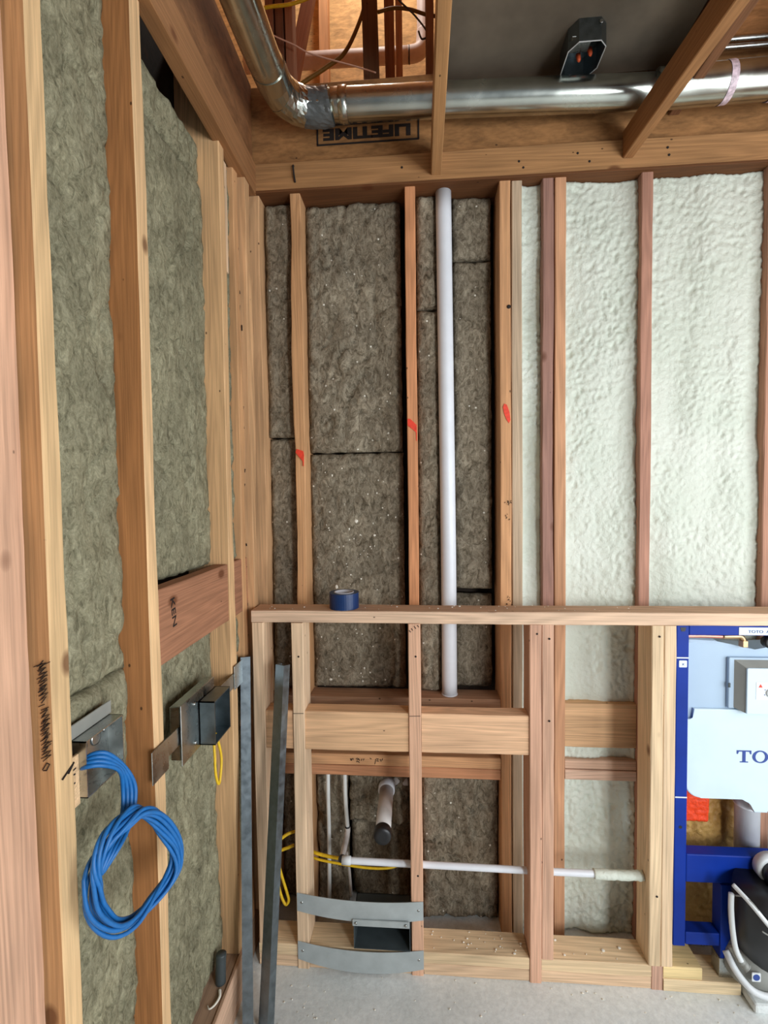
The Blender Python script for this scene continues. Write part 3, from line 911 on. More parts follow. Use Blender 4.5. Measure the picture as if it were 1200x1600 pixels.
bw(-0.292, -0.050, 0.225, 0.464, 'torn batt around the capped drain stub', 21, y=1.824, shred=0.024, amp=0.018)
bw(-0.290, -0.050, -0.118, 0.205, 'sagging dark batt behind the black strapped box', 22, y=1.868, shred=0.014)
bw(0.000, 0.290, -0.118, 0.464, 'low batt behind the half wall, right of the capped drain stub', 23, y=1.796, amp=0.018)
bw(-0.576, -0.466, -0.118, 0.464, 'batt low in the corner behind the steel tracks', 24, y=1.86)

# white chips stuck to the face of the wide batts
from mathutils.bvhtree import BVHTree
rq = random.Random(21); bm = bmesh.new()
for bt, n in ((BT[0], 12), (BT[1], 75)):
    mw = world_of(bt); tree = BVHTree.FromPolygons([mw @ v.co for v in bt.data.vertices], [tuple(p.vertices) for p in bt.data.polygons])
    k = 0
    while k < n:
        x = rq.uniform(-0.40, -0.06) * EYE_SCALE[0]; z = mw.translation.z + rq.uniform(0.01, 0.90)
        if bt is BT[1] and rq.random() < 0.35:
            z = mw.translation.z + rq.gauss(0.6, 0.18)
        hit = tree.ray_cast(Vector((x, 1.0, z)), Vector((0, 1, 0)))[0]
        if hit is None:
            continue
        k += 1
        r = rq.uniform(0.0012, 0.0034) * (2.4 if rq.random() < 0.06 else 1)
        g = bmesh.ops.create_icosphere(bm, subdivisions=1, radius=r)
        s3d = Vector((rq.uniform(0.6, 1.5), 0.5, rq.uniform(0.6, 1.7)))
        hit = Vector((hit.x, hit.y, hit.z - EYE_SCALE[1])) / EYE_SCALE[0]
        for v in g['verts']:
            v.co = Vector((v.co.x * s3d.x, v.co.y * s3d.y, v.co.z * s3d.z)) + hit
chips = finish('foam_chips', bm, CRUMB); chips['kind'] = 'stuff'
tag(chips, 'white foam chips stuck to the wide batts above the blue tape', 'debris')

# foam on the back wall
YF = 1.782
foam('spray_foam', 0.374, 0.444, -0.118, 2.643, YF, wall_back, 'narrow strip of white spray foam', 1, amp=0.014)
foam('spray_foam', 0.526, 0.781, 0.762, 2.643, YF, wall_back, 'white spray foam bay left of the brownish stud', 2)
foam('spray_foam', 0.526, 0.781, 0.556, 0.604, YF - 0.012, wall_back, 'thin band of spray foam between wood blocks', 3, amp=0.014)
foam('spray_foam', 0.526, 0.781, -0.118, 0.482, YF - 0.006, wall_back, 'low white spray foam bay behind the half wall', 4, amp=0.018)
foam('spray_foam', 0.820, 1.199, 0.56, 2.643, YF, wall_back, 'wide white spray foam bay right of the brownish stud', 5, amp=0.013)
gf = foam('spray_foam', 0.820, 1.199, -0.118, 0.555, YF - 0.04, wall_back, 'golden spray foam behind the toilet carrier', 6, mat=FOAM_G, amp=0.016)
foam('spray_foam', 1.237, 1.606, -0.118, 2.643, YF, wall_back, None, 7)
foam('spray_foam', 1.644, 2.01, -0.118, 2.643, YF, wall_back, None, 8)
foam('paint_patch', 0.905, 1.012, 0.365, 0.53, YF - 0.066, gf, 'patch of orange spray paint on the golden foam', 9, mat=ORANGE, thick=0.02, climb=0.0, amp=0.008)

# white vent pipe
vp = empty('vent_pipe', (0.104, 1.79, 0.735), 'tall white plastic pipe running up the back wall between insulation batts', 'pipe')
tube('pipe', [(0.108, 1.792, 0.776), (0.108, 1.792, 1.3), (0.104, 1.792, 1.9), (0.099, 1.794, 2.644)], 0.0285, PVC, vp, 28)
lathe('collar', (0.108, 1.792, 0.776), (0, 0, 1), [(0, 0.0305), (0.003, 0.0305), (0.0035, 0.0287)], PVC, vp, 28)

# ------------------------------------------------------------------ half wall
set_eye_scale(1.0616)
pw = empty('half_wall', (0.3, 1.505, 0), 'half-height unsheathed stud wall standing in front of the back wall', 'half wall')
ypb = YP + 0.089
cap = xboard('top_plate', -0.538, 1.95, YP, ypb, 1.138, 1.176, C_PONY, pw, step=0.07, heart=(0, 0, 1, 0.3))
PS = [(-0.538, -0.500), (-0.410, -0.372), (-0.039, -0.001), (0.332, 0.368), (0.369, 0.405), (0.692, 0.727), (0.728, 0.763)]
cols = [s2l(226, 188, 146), s2l(228, 192, 150), s2l(222, 170, 132), s2l(214, 162, 128), s2l(216, 166, 132), s2l(226, 194, 148), s2l(228, 194, 150)]
pst = []
for i, (a, b) in enumerate(PS):
    z0 = 0.0 if i in (1, 2, 3) else 0.077
    pst.append(vboard('stud', a, b, YP - (0.0015 if i in (1, 2, 3) else 0), ypb, z0, 1.1375, cols[i], pw, seed=100 + i))
for (a, b) in ((1.315, 1.353), (1.354, 1.392), (1.90, 1.938)):
    vboard('stud', a, b, YP, ypb, 0.077, 1.1375, C_PONY, pw)
for k, (x0, x1, cc) in enumerate(((-0.499, -0.411, s2l(222, 168, 116)), (-0.371, -0.040, s2l(226, 176, 124)), (0.0, 0.331, s2l(230, 180, 132)))):
    xboard('block', x0, x1, YP + 0.004, YP + 0.06, 0.727, 0.852, cc, pw, seed=200 + k, step=0.05)
# saw lines across the studs level with the block top
for i in (1, 2):
    strokes('saw_mark', [[(PS[i][0] + 0.002, 0.846), (PS[i][1] - 0.002, 0.847)]], (0, YP - 0.0015, 0), *FN, 0.0012, INK, pst[i], 0.0016)
strokes('marker_writing', [[(-0.036, 1.118), (-0.030, 1.112)], [(-0.028, 1.124), (-0.024, 1.117)], [(-0.020, 1.131), (-0.014, 1.123)], [(-0.010, 1.134), (-0.005, 1.128)]], (0, YP - 0.0015, 0), *FN, 0.0016, INK, pst[2], 0.0018)
for (i, z) in ((1, 1.03), (2, 1.035), (3, 1.11), (4, 1.095), (4, 0.84), (5, 1.105), (2, 0.33), (5, 0.30)):
    a, b = PS[i]
    lathe('nail_hole', ((a + b) / 2 + 0.004, YP - 0.001, z), (0, -1, 0), [(0, 0.0032), (0.0014, 0.0032), (0.0016, 0.0015)], INK, pst[i], 8)
# doubled bottom plates, cut around the studs that run to the floor
for k, (x0, x1) in enumerate(((-0.538, -0.411), (-0.371, -0.040), (0.0, 0.331), (0.369, 0.700))):
    xboard('bottom_plate', x0, x1, YP + 0.001, ypb, 0.039, 0.0765, s2l(226, 194, 146), pw, seed=300 + k)
    xboard('bottom_plate', x0, x1, YP + 0.0025, ypb, 0.0, 0.038, s2l(222, 184, 142), pw, seed=310 + k)
vboard('end_piece', 0.701, 0.735, YP + 0.001, ypb, 0.0, 0.0765, s2l(206, 158, 130), pw)
xboard('bottom_plate', 0.736, 0.850, YP + 0.001, ypb, 0.039, 0.0765, s2l(230, 200, 132), pw)
xboard('bottom_plate', 0.736, 0.962, YP - 0.002, ypb, 0.0, 0.038, s2l(228, 200, 152), pw)
xboard('bottom_plate', 1.10, 1.95, YP, ypb, 0.0, 0.0765, C_PONY, pw)

# roll of tape on the plate
tp = empty('tape_roll', (-0.246, 1.508, 1.1768), 'roll of dark blue tape standing on the half-wall top plate', 'tape')
bm = bmesh.new()
prof = [(0.0, 0.0475), (0.0, 0.032), (0.050, 0.032), (0.050, 0.0475)]
seg = 40; rings = []
for z, r in prof:
    rings.append([bm.verts.new((-0.246 + r * math.cos(2 * math.pi * k / seg), 1.508 + r * math.sin(2 * math.pi * k / seg), 1.1768 + z)) for k in range(seg)])
for i in range(4):
    for k in range(seg):
        bm.faces.new((rings[i][k], rings[i][(k + 1) % seg], rings[(i + 1) % 4][(k + 1) % seg], rings[(i + 1) % 4][k]))
o = finish('tape_band', bm, TAPEB, tp)
bm = bmesh.new(); rings = []
for z, r in [(0.001, 0.0318), (0.001, 0.029), (0.0515, 0.029), (0.0515, 0.0318)]:
    rings.append([bm.verts.new((-0.246 + r * math.cos(2 * math.pi * k / seg), 1.508 + r * math.sin(2 * math.pi * k / seg), 1.1768 + z)) for k in range(seg)])
for i in range(4):
    for k in range(seg):
        bm.faces.new((rings[i][k], rings[i][(k + 1) % seg], rings[(i + 1) % 4][(k + 1) % seg], rings[(i + 1) % 4][k]))
finish('paper_core', bm, TAPEC, tp)

# crumbs of foam and sawdust on plates
rk = random.Random(5)


def crumbs(name, n, x0, x1, y0, y1, z, label, smin=0.0015, smax=0.005):
    bm = bmesh.new()
    for i in range(n):
        g = bmesh.ops.create_icosphere(bm, subdivisions=1, radius=rk.uniform(smin, smax))
        s = Vector((rk.uniform(0.6, 1.6), rk.uniform(0.6, 1.4), rk.uniform(0.35, 0.8)))
        lo = min(v.co.z * s.z for v in g['verts'])
        p = Vector((rk.uniform(x0, x1), rk.uniform(y0, y1), z - lo))
        for v in g['verts']:
            v.co = Vector((v.co.x * s.x, v.co.y * s.y, v.co.z * s.z)) + p
    o = finish(name, bm, CRUMB); o['kind'] = 'stuff'
    return tag(o, label, 'debris')


crumbs('foam_crumbs', 40, -0.50, 0.66, YP + 0.01, ypb - 0.005, 1.1768, 'white foam crumbs scattered along the half-wall top plate', 0.001, 0.0026)
crumbs('foam_crumbs', 26, 0.01, 0.32, YP + 0.012, ypb - 0.005, 0.0772, 'white crumbs on the bottom plate beside the low batt', 0.0012, 0.0035)
crumbs('foam_crumbs', 8, 0.42, 0.66, YP + 0.015, ypb - 0.005, 0.0772, 'white crumbs on the bottom plate below the low foam bay', 0.0015, 0.005)
crumbs('floor_grit', 80, -0.45, 1.0, 1.24, 1.45, 0.0003, 'pale grit scattered on the concrete floor before the half wall', 0.0008, 0.0028)

# ------------------------------------------------------------------ pipes in the lower bays
set_eye_scale(0.983, 0.121)
tag(tube('water_pipe', [(-0.370, 1.79, -0.05), (-0.367, 1.79, 0.2), (-0.365, 1.776, 0.36), (-0.364, 1.775, 0.467)], 0.0079, PEX, None, 14), 'thin white vertical pipe left of the capped drain stub, nearer the stud', 'pipe', 'thin white vertical pipes')
wp = empty('water_pipe', (-0.297, 1.77, 0.22), 'thin white vertical pipe ending in a dark elbow beside the drain stub', 'pipe')
tube('pipe', [(-0.298, 1.774, 0.467), (-0.297, 1.775, 0.36), (-0.291, 1.778, 0.245)], 0.0079, PEX, wp, 14)
tube('elbow', [(-0.291, 1.778, 0.246), (-0.291, 1.774, 0.232), (-0.292, 1.74, 0.222), (-0.290, 1.66, 0.235), (-0.289, 1.625, 0.243)], 0.0105, PVCG, wp, 14)
lathe('joint_ring', (-0.2915, 1.778, 0.252), (0, 0, -1), [(0, 0.0098), (0.010, 0.0098), (0.0105, 0.008)], BLACK, wp, 14)
lathe('elbow_end', (-0.289, 1.63, 0.242), (0.0, -1, 0.2), [(0, 0.0118), (0.012, 0.0118), (0.014, 0.010)], BLACK, wp, 14)
tag(tube('water_pipe', [(-0.283, 1.79, -0.04), (-0.286, 1.77, 0.08), (-0.287, 1.72, 0.19)], 0.0058, PVCG, None, 10), 'short dull pipe dropping below the dark elbow', 'pipe')
set_eye_scale(1.0616)
ph = empty('horizontal_pipe', (0.2, 1.5, 0.32), 'white pipe running level through the half-wall studs', 'pipe')
tube('pipe', [(-0.262, 1.50, 0.337), (0.05, 1.50, 0.334), (0.345, 1.50, 0.331), (0.45, 1.50, 0.330), (0.560, 1.50, 0.330)], 0.0105, PVC, ph, 16)
lathe('coupling', (-0.266, 1.50, 0.337), (1, 0, -0.01), [(0, 0.0135), (0.028, 0.0135), (0.030, 0.0106)], WHITEP, ph, 16)
bm = bmesh.new()
tube_bm(bm, smooth_pts([(0.540, 1.50, 0.330), (0.60, 1.50, 0.329), (0.66, 1.50, 0.330), (0.690, 1.50, 0.331)], 8), 0.0145, 14, rf=lambda i, k: 1 + 0.22 * noise.noise(Vector((i * 0.6, math.sin(k * 0.45) * 2, math.cos(k * 0.45) * 2))))
lab(finish('foam_coating', bm, FOAM, ph, smooth=True), 'lumpy white foam on the pipe end')

set_eye_scale(0.983, 0.121)
ds = empty('drain_stub', (-0.137, 1.7, 0.36), 'dusty white drain pipe pointing out of the wall with a black cap', 'pipe')
lathe('pipe', (-0.139, 1.850, 0.392), (0.012, -1, -0.03), [(0, 0.027), (0.30, 0.027)], PVCG, ds, 28)
lathe('hub', (-0.139, 1.835, 0.3915), (0.012, -1, -0.03), [(0, 0.0325), (0.045, 0.0325), (0.047, 0.0275)], PVC, ds, 28)
lathe('cap', (-0.1362, 1.582, 0.384), (0.012, -1, -0.03), [(0, 0.0295), (0.026, 0.0305), (0.032, 0.0285), (0.033, 0.015)], BLACK, ds, 28)
tube('tee_branch', [(-0.125, 1.845, 0.396), (-0.085, 1.845, 0.396), (-0.056, 1.845, 0.397)], 0.016, PVCG, ds, 14)

# yellow cables in the lower bays
tag(tube('yellow_cable', [(-0.415, 1.69, 0.214), (-0.387, 1.68, 0.213), (-0.33, 1.67, 0.210), (-0.25, 1.665, 0.206)], 0.006, YELLOWC, None, 8), 'yellow cable crossing behind the thin white pipes, upper strand', 'cable')
tag(tube('yellow_cable', [(-0.415, 1.69, 0.192), (-0.38, 1.68, 0.190), (-0.30, 1.67, 0.186), (-0.20, 1.66, 0.184), (-0.12, 1.66, 0.188), (-0.06, 1.68, 0.196)], 0.0045, YELLOWC, None, 8), 'yellow cable sagging just below the level white pipe', 'cable')
tag(tube('yellow_cable', [(-0.46, 1.62, 0.288), (-0.49, 1.615, 0.278), (-0.520, 1.61, 0.272), (-0.517, 1.60, 0.302), (-0.500, 1.60, 0.325), (-0.475, 1.61, 0.338), (-0.445, 1.63, 0.335)], 0.0055, YELLOWC, None, 8), 'yellow cable arching across the dark corner bay', 'cable')
tag(tube('yellow_cable', [(-0.516, 1.60, 0.262), (-0.504, 1.60, 0.20), (-0.484, 1.60, 0.13), (-0.478, 1.60, 0.10), (-0.490, 1.60, 0.085), (-0.506, 1.60, 0.12), (-0.516, 1.60, 0.17)], 0.005, YELLOWC, None, 8), 'yellow cable loop drooping low in the dark corner bay', 'cable')

set_eye_scale(1.0616)
# grey strap bracket with a black box between two half-wall studs
sb = empty('strap_bracket', (-0.2, 1.45, 0.03), 'two grey metal straps nailed across half-wall studs holding a black box', 'bracket')


def strap(z0l, z1l, z0m, z1m, z0r, z1r, sag=0.0):
    bm = bmesh.new(); n = 24; F = []
    for i in range(n + 1):
        t = i / n; x = -0.408 + 0.408 * t
        q = 4 * t * (1 - t)
        zb = z0l + (z0r - z0l) * t + q * z0m; zt = z1l + (z1r - z1l) * t + q * z1m
        y = YP - 0.0034 - 0.010 * q
        F.append([bm.verts.new((x, y, zb)), bm.verts.new((x, y, zt)), bm.verts.new((x, y + 0.0016, zt)), bm.verts.new((x, y + 0.0016, zb))])
    for i in range(n):
        for k in range(4):
            bm.faces.new((F[i][k], F[i + 1][k], F[i + 1][(k + 1) % 4], F[i][(k + 1) % 4]))
    bm.faces.new(F[0]); bm.faces.new(F[-1])
    return finish('strap', bm, STRAPM, sb)


strap(0.196, 0.256, -0.012, -0.006, 0.186, 0.247)
strap(0.034, 0.094, -0.020, -0.010, 0.024, 0.086)
for xx, zz in ((-0.392, 0.225), (-0.016, 0.218), (-0.392, 0.063), (-0.016, 0.055)):
    lathe('screw', (xx, YP - 0.0034, zz), (0, -1, 0), [(0, 0.0045), (0.002, 0.004), (0.0028, 0.002)], GALV, sb, 10)
bm = bmesh.new()
X0, X1, Y0, Y1, Z0, Z1, t = -0.224, -0.042, YP - 0.005, YP + 0.085, 0.082, 0.190, 0.0025
bbox(bm, X0, X1, Y1 - t, Y1, Z0, Z1); bbox(bm, X0, X0 + t, Y0, Y1, Z0, Z1); bbox(bm, X1 - t, X1, Y0, Y1, Z0, Z1)
bbox(bm, X0, X1, Y0, Y1, Z0, Z0 + t); bbox(bm, X0, X1, Y0, Y1, Z1 - t, Z1)
finish('box_shell', bm, DARKBOX, sb)
bm = bmesh.new(); bbox(bm, -0.226, -0.044, YP - 0.020, YP - 0.0135, 0.170, 0.190, 0.0015, 1); finish('box_lip', bm, STRAPM, sb)
for xx in (-0.214, -0.056):
    lathe('screw', (xx, YP - 0.020, 0.182), (0, -1, 0), [(0, 0.0045), (0.003, 0.004), (0.004, 0.002)], GALV, sb, 10)

# ------------------------------------------------------------------ leaning steel tracks


def steel_track(p0, p1, wdt, flange, label, face):
    p0 = Vector(p0); p1 = Vector(p1); ax = (p1 - p0).normalized(); face = Vector(face)
    nrm = (face - ax * face.dot(ax)).normalized(); sd = ax.cross(nrm)
    t = 0.0016; a = wdt / 2
    prof = [(-a, 0), (a, 0), (a, -flange), (a - t, -flange), (a - t, -t), (0.2 * a, -t), (0.15 * a, -t - 0.003), (-0.15 * a, -t - 0.003), (-0.2 * a, -t), (-a + t, -t), (-a + t, -flange), (-a, -flange)]
    bm = bmesh.new(); rr = []
    for i in range(13):
        p = p0 + (p1 - p0) * i / 12
        rr.append([bm.verts.new(p + sd * x + nrm * y) for x, y in prof])
    m = len(prof)
    for i in range(12):
        for k in range(m):
            bm.faces.new((rr[i][k], rr[i][(k + 1) % m], rr[i + 1][(k + 1) % m], rr[i + 1][k]))
    bm.faces.new(rr[0]); bm.faces.new(rr[-1])
    return tag(finish('steel_track', bm, STUDM), label, 'steel track', 'steel tracks leaning in the corner')


steel_track((-0.502, 1.255, 0.0), (-0.556, 1.448, 1.03), 0.030, 0.032, 'taller-looking steel track leaning in the gap beside the half-wall end', (0.35, -1, 0))
steel_track((-0.462, 1.262, 0.0), (-0.440, 1.432, 1.012), 0.036, 0.026, 'steel track leaning across the half-wall end bay', (-0.55, -1, 0))

# ------------------------------------------------------------------ toilet carrier
tc = empty('toilet_carrier', (1.04, 1.49, 0.0), 'blue steel in-wall toilet carrier with a white cistern under the half-wall plate', 'toilet carrier')
YT = 1.478
for s in (0, 1):
    x0 = 0.772 if s == 0 else 1.272
    po = rbox('post', x0, x0 + 0.037, YT, YT + 0.05, 0.128, 1.134, BLUEF, tc, 0.003)
    if s == 0:
        for zz in (1.035, 0.602):
            strokes('level_line', [[(x0 + 0.001, zz), (x0 + 0.036, zz)]], (0, YT, 0), *FN, 0.004, WHITEP, po, 0.0008)
        lathe('bolt_hole', (x0 + 0.018, YT, 0.508), (0, -1, 0), [(0, 0.005), (0.0006, 0.005)], BLACK, po, 12)
        prism('notch', [(x0 + 0.010, 1.128), (x0 + 0.028, 1.128), (x0 + 0.024, 1.116), (x0 + 0.014, 1.116)], YT - 0.0008, YT + 0.0002, BLACK, po)
        sk = prism('sticker', rrect(x0 + 0.008, x0 + 0.031, 1.006, 1.027, 0.002, 2), YT - 0.001, YT - 0.0001, STICKER, po)
        text('sticker_mark', 'x', (x0 + 0.0165, YT - 0.001, 1.0125), UX, VZ, NB, 0.006, LOGO, po)
top = rbox('top_rail', 0.810, 1.271, YT + 0.002, YT + 0.05, 1.104, 1.134, BLUEF, tc, 0.002)
prism('sticker', [(0.952, 1.106), (1.20, 1.106), (1.20, 1.129), (0.952, 1.129)], YT + 0.0008, YT + 0.0018, STICKER, top)
text('sticker_text', 'TOTO  AB', (0.978, YT + 0.0008, 1.1125), UX, VZ, NB, 0.009, LOGO, top, 1.25)
rbox('cross_plate', 0.810, 1.271, YT + 0.003, YT + 0.044, 0.332, 0.421, BLUEF, tc, 0.003)
for x0 in (0.911, 1.133):
    rbox('inner_post', x0, x0 + 0.037, YT - 0.002, YT + 0.042, 0.098, 0.331, BLUEF, tc, 0.002)
    rbox('foot', x0 - 0.002, x0 + 0.039, YT - 0.002, YT + 0.04, 0.0, 0.0975, GALV, tc, 0.002)
for x0, x1 in ((0.810, 0.910), (1.171, 1.271)):
    rbox('lower_bar', x0, x1, YT + 0.001, YT + 0.042, 0.134, 0.174, BLUEF, tc, 0.002)
# cistern: recessed body, proud front pad, raised control housing
tk = prism('tank', [(0.813, 0.80), (0.813, 1.076), (0.830, 1.084), (0.905, 1.080), (0.945, 1.056), (1.02, 1.052), (1.10, 1.056), (1.18, 1.080), (1.25, 1.084), (1.267, 1.076), (1.267, 0.80)], 1.512, 1.60, TANK, tc, 0.012)
rbox('tank_lower', 0.815, 1.265, 1.522, 1.60, 0.60, 0.80, TANK, tc, 0.012)
outline = [(0.839, 0.868), (0.839, 0.836), (0.815, 0.834)]
for k in range(9):
    a = math.radians(180 + 90 * k / 8); outline.append((0.815 + 0.048 + 0.048 * math.cos(a), 0.586 + 0.048 + 0.048 * math.sin(a)))
for k in range(6):
    a = math.radians(90 - 90 * k / 5); outline.append((0.985 + 0.035 * math.cos(a), 0.551 + 0.035 * math.sin(a)))
outline += [(1.022, 0.545), (1.06, 0.545)]
for k in range(6):
    a = math.radians(180 - 90 * k / 5); outline.append((1.095 + 0.035 * math.cos(a), 0.551 + 0.035 * math.sin(a)))
for k in range(9):
    a = math.radians(270 + 90 * k / 8); outline.append((1.265 - 0.048 + 0.048 * math.cos(a), 0.586 + 0.048 + 0.048 * math.sin(a)))
outline += [(1.265, 0.834), (1.241, 0.836), (1.241, 0.868)]
fp = prism('front_pad', outline, 1.502, 1.524, TANKF, tc, 0.004)


def serif_T(x, z, h):
    wd = h * 1.13; st = h * 0.11
    c = x + wd / 2
    return [(x, z + h), (x + wd, z + h), (x + wd, z + h * 0.70), (x + wd * 0.93, z + h * 0.70), (x + wd * 0.86, z + h * 0.90), (c + st * 1.1, z + h * 0.91), (c + st * 1.1, z + h * 0.08), (c + wd * 0.28, z + h * 0.07), (c + wd * 0.28, z), (c - wd * 0.28, z), (c - wd * 0.28, z + h * 0.07), (c - st * 1.1, z + h * 0.08), (c - st * 1.1, z + h * 0.91), (x + wd * 0.14, z + h * 0.90), (x + wd * 0.07, z + h * 0.70), (x, z + h * 0.70)]


def serif_O(x, z, h, parent):
    wd = h * 1.22; bm = bmesh.new(); n = 32
    o1 = []; i1 = []; o2 = []; i2 = []
    for k in range(n):
        a = 2 * math.pi * k / n
        for lst, rx, rz, y in ((o1, wd / 2, h * 0.52, 1.5008), (i1, wd * 0.31, h * 0.43, 1.5008), (o2, wd / 2, h * 0.52, 1.5019), (i2, wd * 0.31, h * 0.43, 1.5019)):
            lst.append(bm.verts.new((x + wd / 2 + rx * math.cos(a), y, z + h / 2 + rz * math.sin(a))))
    for k in range(n):
        q = (k + 1) % n
        bm.faces.new((o1[k], o1[q], i1[q], i1[k])); bm.faces.new((o1[k], o1[q], o2[q], o2[k])); bm.faces.new((i1[k], i1[q], i2[q], i2[k])); bm.faces.new((o2[k], o2[q], i2[q], i2[k]))
    return finish('logo_letter', bm, LOGO, parent)


lx = 0.966; lh = 0.0375
for ch in 'TOTO':
    if ch == 'T':
        prism('logo_letter', serif_T(lx, 0.7035, lh), 1.5008, 1.5019, LOGO, fp); lx += lh * 1.22
    else:
        serif_O(lx, 0.7035, lh, fp); lx += lh * 1.32
cb = prism('control_bezel', rrect(0.938, 1.142, 0.872, 1.030, 0.004, 2), 1.500, 1.515, TANK, tc, 0.003)
bm = bmesh.new()
A = [(0.953, 0.876), (1.127, 0.876), (1.127, 1.024), (0.953, 1.024)]; Bq = [(0.975, 0.868), (1.105, 0.868), (1.105, 1.006), (0.975, 1.006)]
va = [bm.verts.new((x, 1.500, z)) for x, z in A]; vb = [bm.verts.new((x, 1.478, z)) for x, z in Bq]
for k in range(4):
    bm.faces.new((va[k], va[(k + 1) % 4], vb[(k + 1) % 4], vb[k]))
bm.faces.new(va); bm.faces.new(vb)
finish('control_housing', bm, GREYP, tc)
cf = prism('control_face', rrect(0.974, 1.106, 0.867, 1.007, 0.004, 3), 1.473, 1.478, TANKF, tc, 0.002)
pl = prism('dial_plate', rrect(0.999, 1.082, 0.912, 0.966, 0.002, 2), 1.4722, 1.473, WHITEP, tc)
lathe('dial', (1.040, 1.4722, 0.934), (0, -1, 0), [(0, 0.013), (0.003, 0.013), (0.004, 0.010)], WHITEP, tc, 20)
prism('warning_mark', [(1.006, 0.950), (1.017, 0.950), (1.0115, 0.960)], 1.4715, 1.4722, RED, tc)
for a in (30, 90, 150, 200):
    lathe('dial_mark', (1.040 + 0.018 * math.cos(math.radians(a)), 1.4722, 0.934 + 0.018 * math.sin(math.radians(a))), (0, -1, 0), [(0, 0.0015), (0.0006, 0.0015)], LOGO, tc, 8)
rbox('clip', 0.9355, 0.942, 1.497, 1.500, 0.938, 0.952, DARKBOX, tc, 0.0006)
lab(tube('supply_pipe', [(0.80, 1.50, 1.096), (0.86, 1.50, 1.0965), (0.92, 1.50, 1.095)], 0.0062, COPPER, tc, 12), 'copper supply pipe')
tube('valve_fitting', [(0.918, 1.50, 1.095), (0.95, 1.50, 1.096), (0.970, 1.50, 1.095), (0.978, 1.50, 1.083), (0.978, 1.50, 1.070)], 0.0085, BRASS, tc, 12)
lathe('valve_nut', (0.978, 1.50, 1.084), (0, 0, -1), [(0, 0.013), (0.018, 0.013), (0.020, 0.010)], BRASS, tc, 6, smooth=False)
lathe('knob', (1.045, 1.50, 1.082), (0, -1, 0), [(0, 0.018), (0.02, 0.018), (0.022, 0.014)], BLACK, tc, 16)
lathe('flush_pipe', (1.038, 1.560, 0.60), (0, 0, -1), [(0, 0.036), (0.06, 0.036), (0.0605, 0.0375), (0.066, 0.0375), (0.0665, 0.034), (0.215, 0.034)], PVC, tc, 28)
# black waste bend with clamp, hoses and sticker
tube('waste_bend', [(1.000, 1.41, 0.372), (0.998, 1.42, 0.31), (1.000, 1.44, 0.24), (1.03, 1.46, 0.17), (1.06, 1.50, 0.12)], lambda t: 0.085 - 0.012 * t, BLACK, tc, 28, 5)
lathe('waste_collar', (1.04, 1.475, 0.405), (0, -1, 0), [(0, 0.042), (0.025, 0.042), (0.028, 0.036)], WHITEP, tc, 28)
lathe('waste_plug', (1.043, 1.449, 0.400), (0, -1, 0), [(0, 0.036), (0.03, 0.036), (0.034, 0.028)], BLACK, tc, 28)
lathe('bend_base', (1.0, 1.470, 0.068), (0.0, 0.0, 1), [(0, 0.072), (0.02, 0.078), (0.065, 0.074), (0.095, 0.060)], GREYP, tc, 32)
prism('sticker', rrect(0.951, 0.975, 0.112, 0.138, 0.002, 2), 1.3960, 1.3985, WHITEP, tc)
lathe('sticker_emblem', (0.963, 1.3960, 0.125), (0, -1, 0), [(0, 0.0095), (0.0006, 0.0095)], LOGO, tc, 20)
tube('drain_hose', [(0.891, 1.398, 0.372), (0.889, 1.395, 0.33), (0.891, 1.39, 0.27), (0.897, 1.385, 0.22), (0.908, 1.378, 0.19)], 0.0072, WHITEP, tc, 12)
tube('drain_hose', [(0.898, 1.402, 0.395), (0.918, 1.36, 0.378), (0.945, 1.335, 0.345), (0.985, 1.325, 0.295), (1.03, 1.32, 0.24)], 0.0062, WHITEP, tc, 12)
tube('wire', [(0.899, 1.392, 0.372), (0.906, 1.375, 0.384), (0.918, 1.36, 0.384), (0.930, 1.345, 0.37)], 0.0022, GREYP, tc, 8)
tube('tie', [(0.930, 1.33, 0.325), (0.944, 1.322, 0.322), (0.955, 1.32, 0.334), (0.958, 1.325, 0.345)], 0.002, GREYP, tc, 8)
bm = bmesh.new(); tube_bm(bm, smooth_pts([(0.895, 1.400, 0.215), (0.906, 1.39, 0.195), (0.914, 1.380, 0.182), (0.924, 1.372, 0.174)], 6), 0.011, 10, rf=lambda i, k: 1 + 0.25 * noise.noise(Vector((i * 0.9, k * 1.3, 2))))
finish('bagged_hose_end', bm, GREYP, tc, smooth=True)
tube('base_hose', [(0.910, 1.45, 0.150), (0.920, 1.42, 0.120), (0.942, 1.392, 0.096), (0.972, 1.382, 0.086), (1.01, 1.380, 0.085)], 0.0095, WHITEP, tc, 12)
tube('pipe_stub', [(0.806, 1.585, 0.288), (0.85, 1.585, 0.276), (0.885, 1.585, 0.275)], 0.008, COPPER, tc, 10)
# rough hole in the slab plate by the carrier's foot
tag(rbox('concrete_lump', 0.968, 1.09, 1.405, 1.548, 0.0002, 0.030, CONC, None, 0.008), 'grey slab lump beside the cut bottom plate, under the carrier', 'concrete')

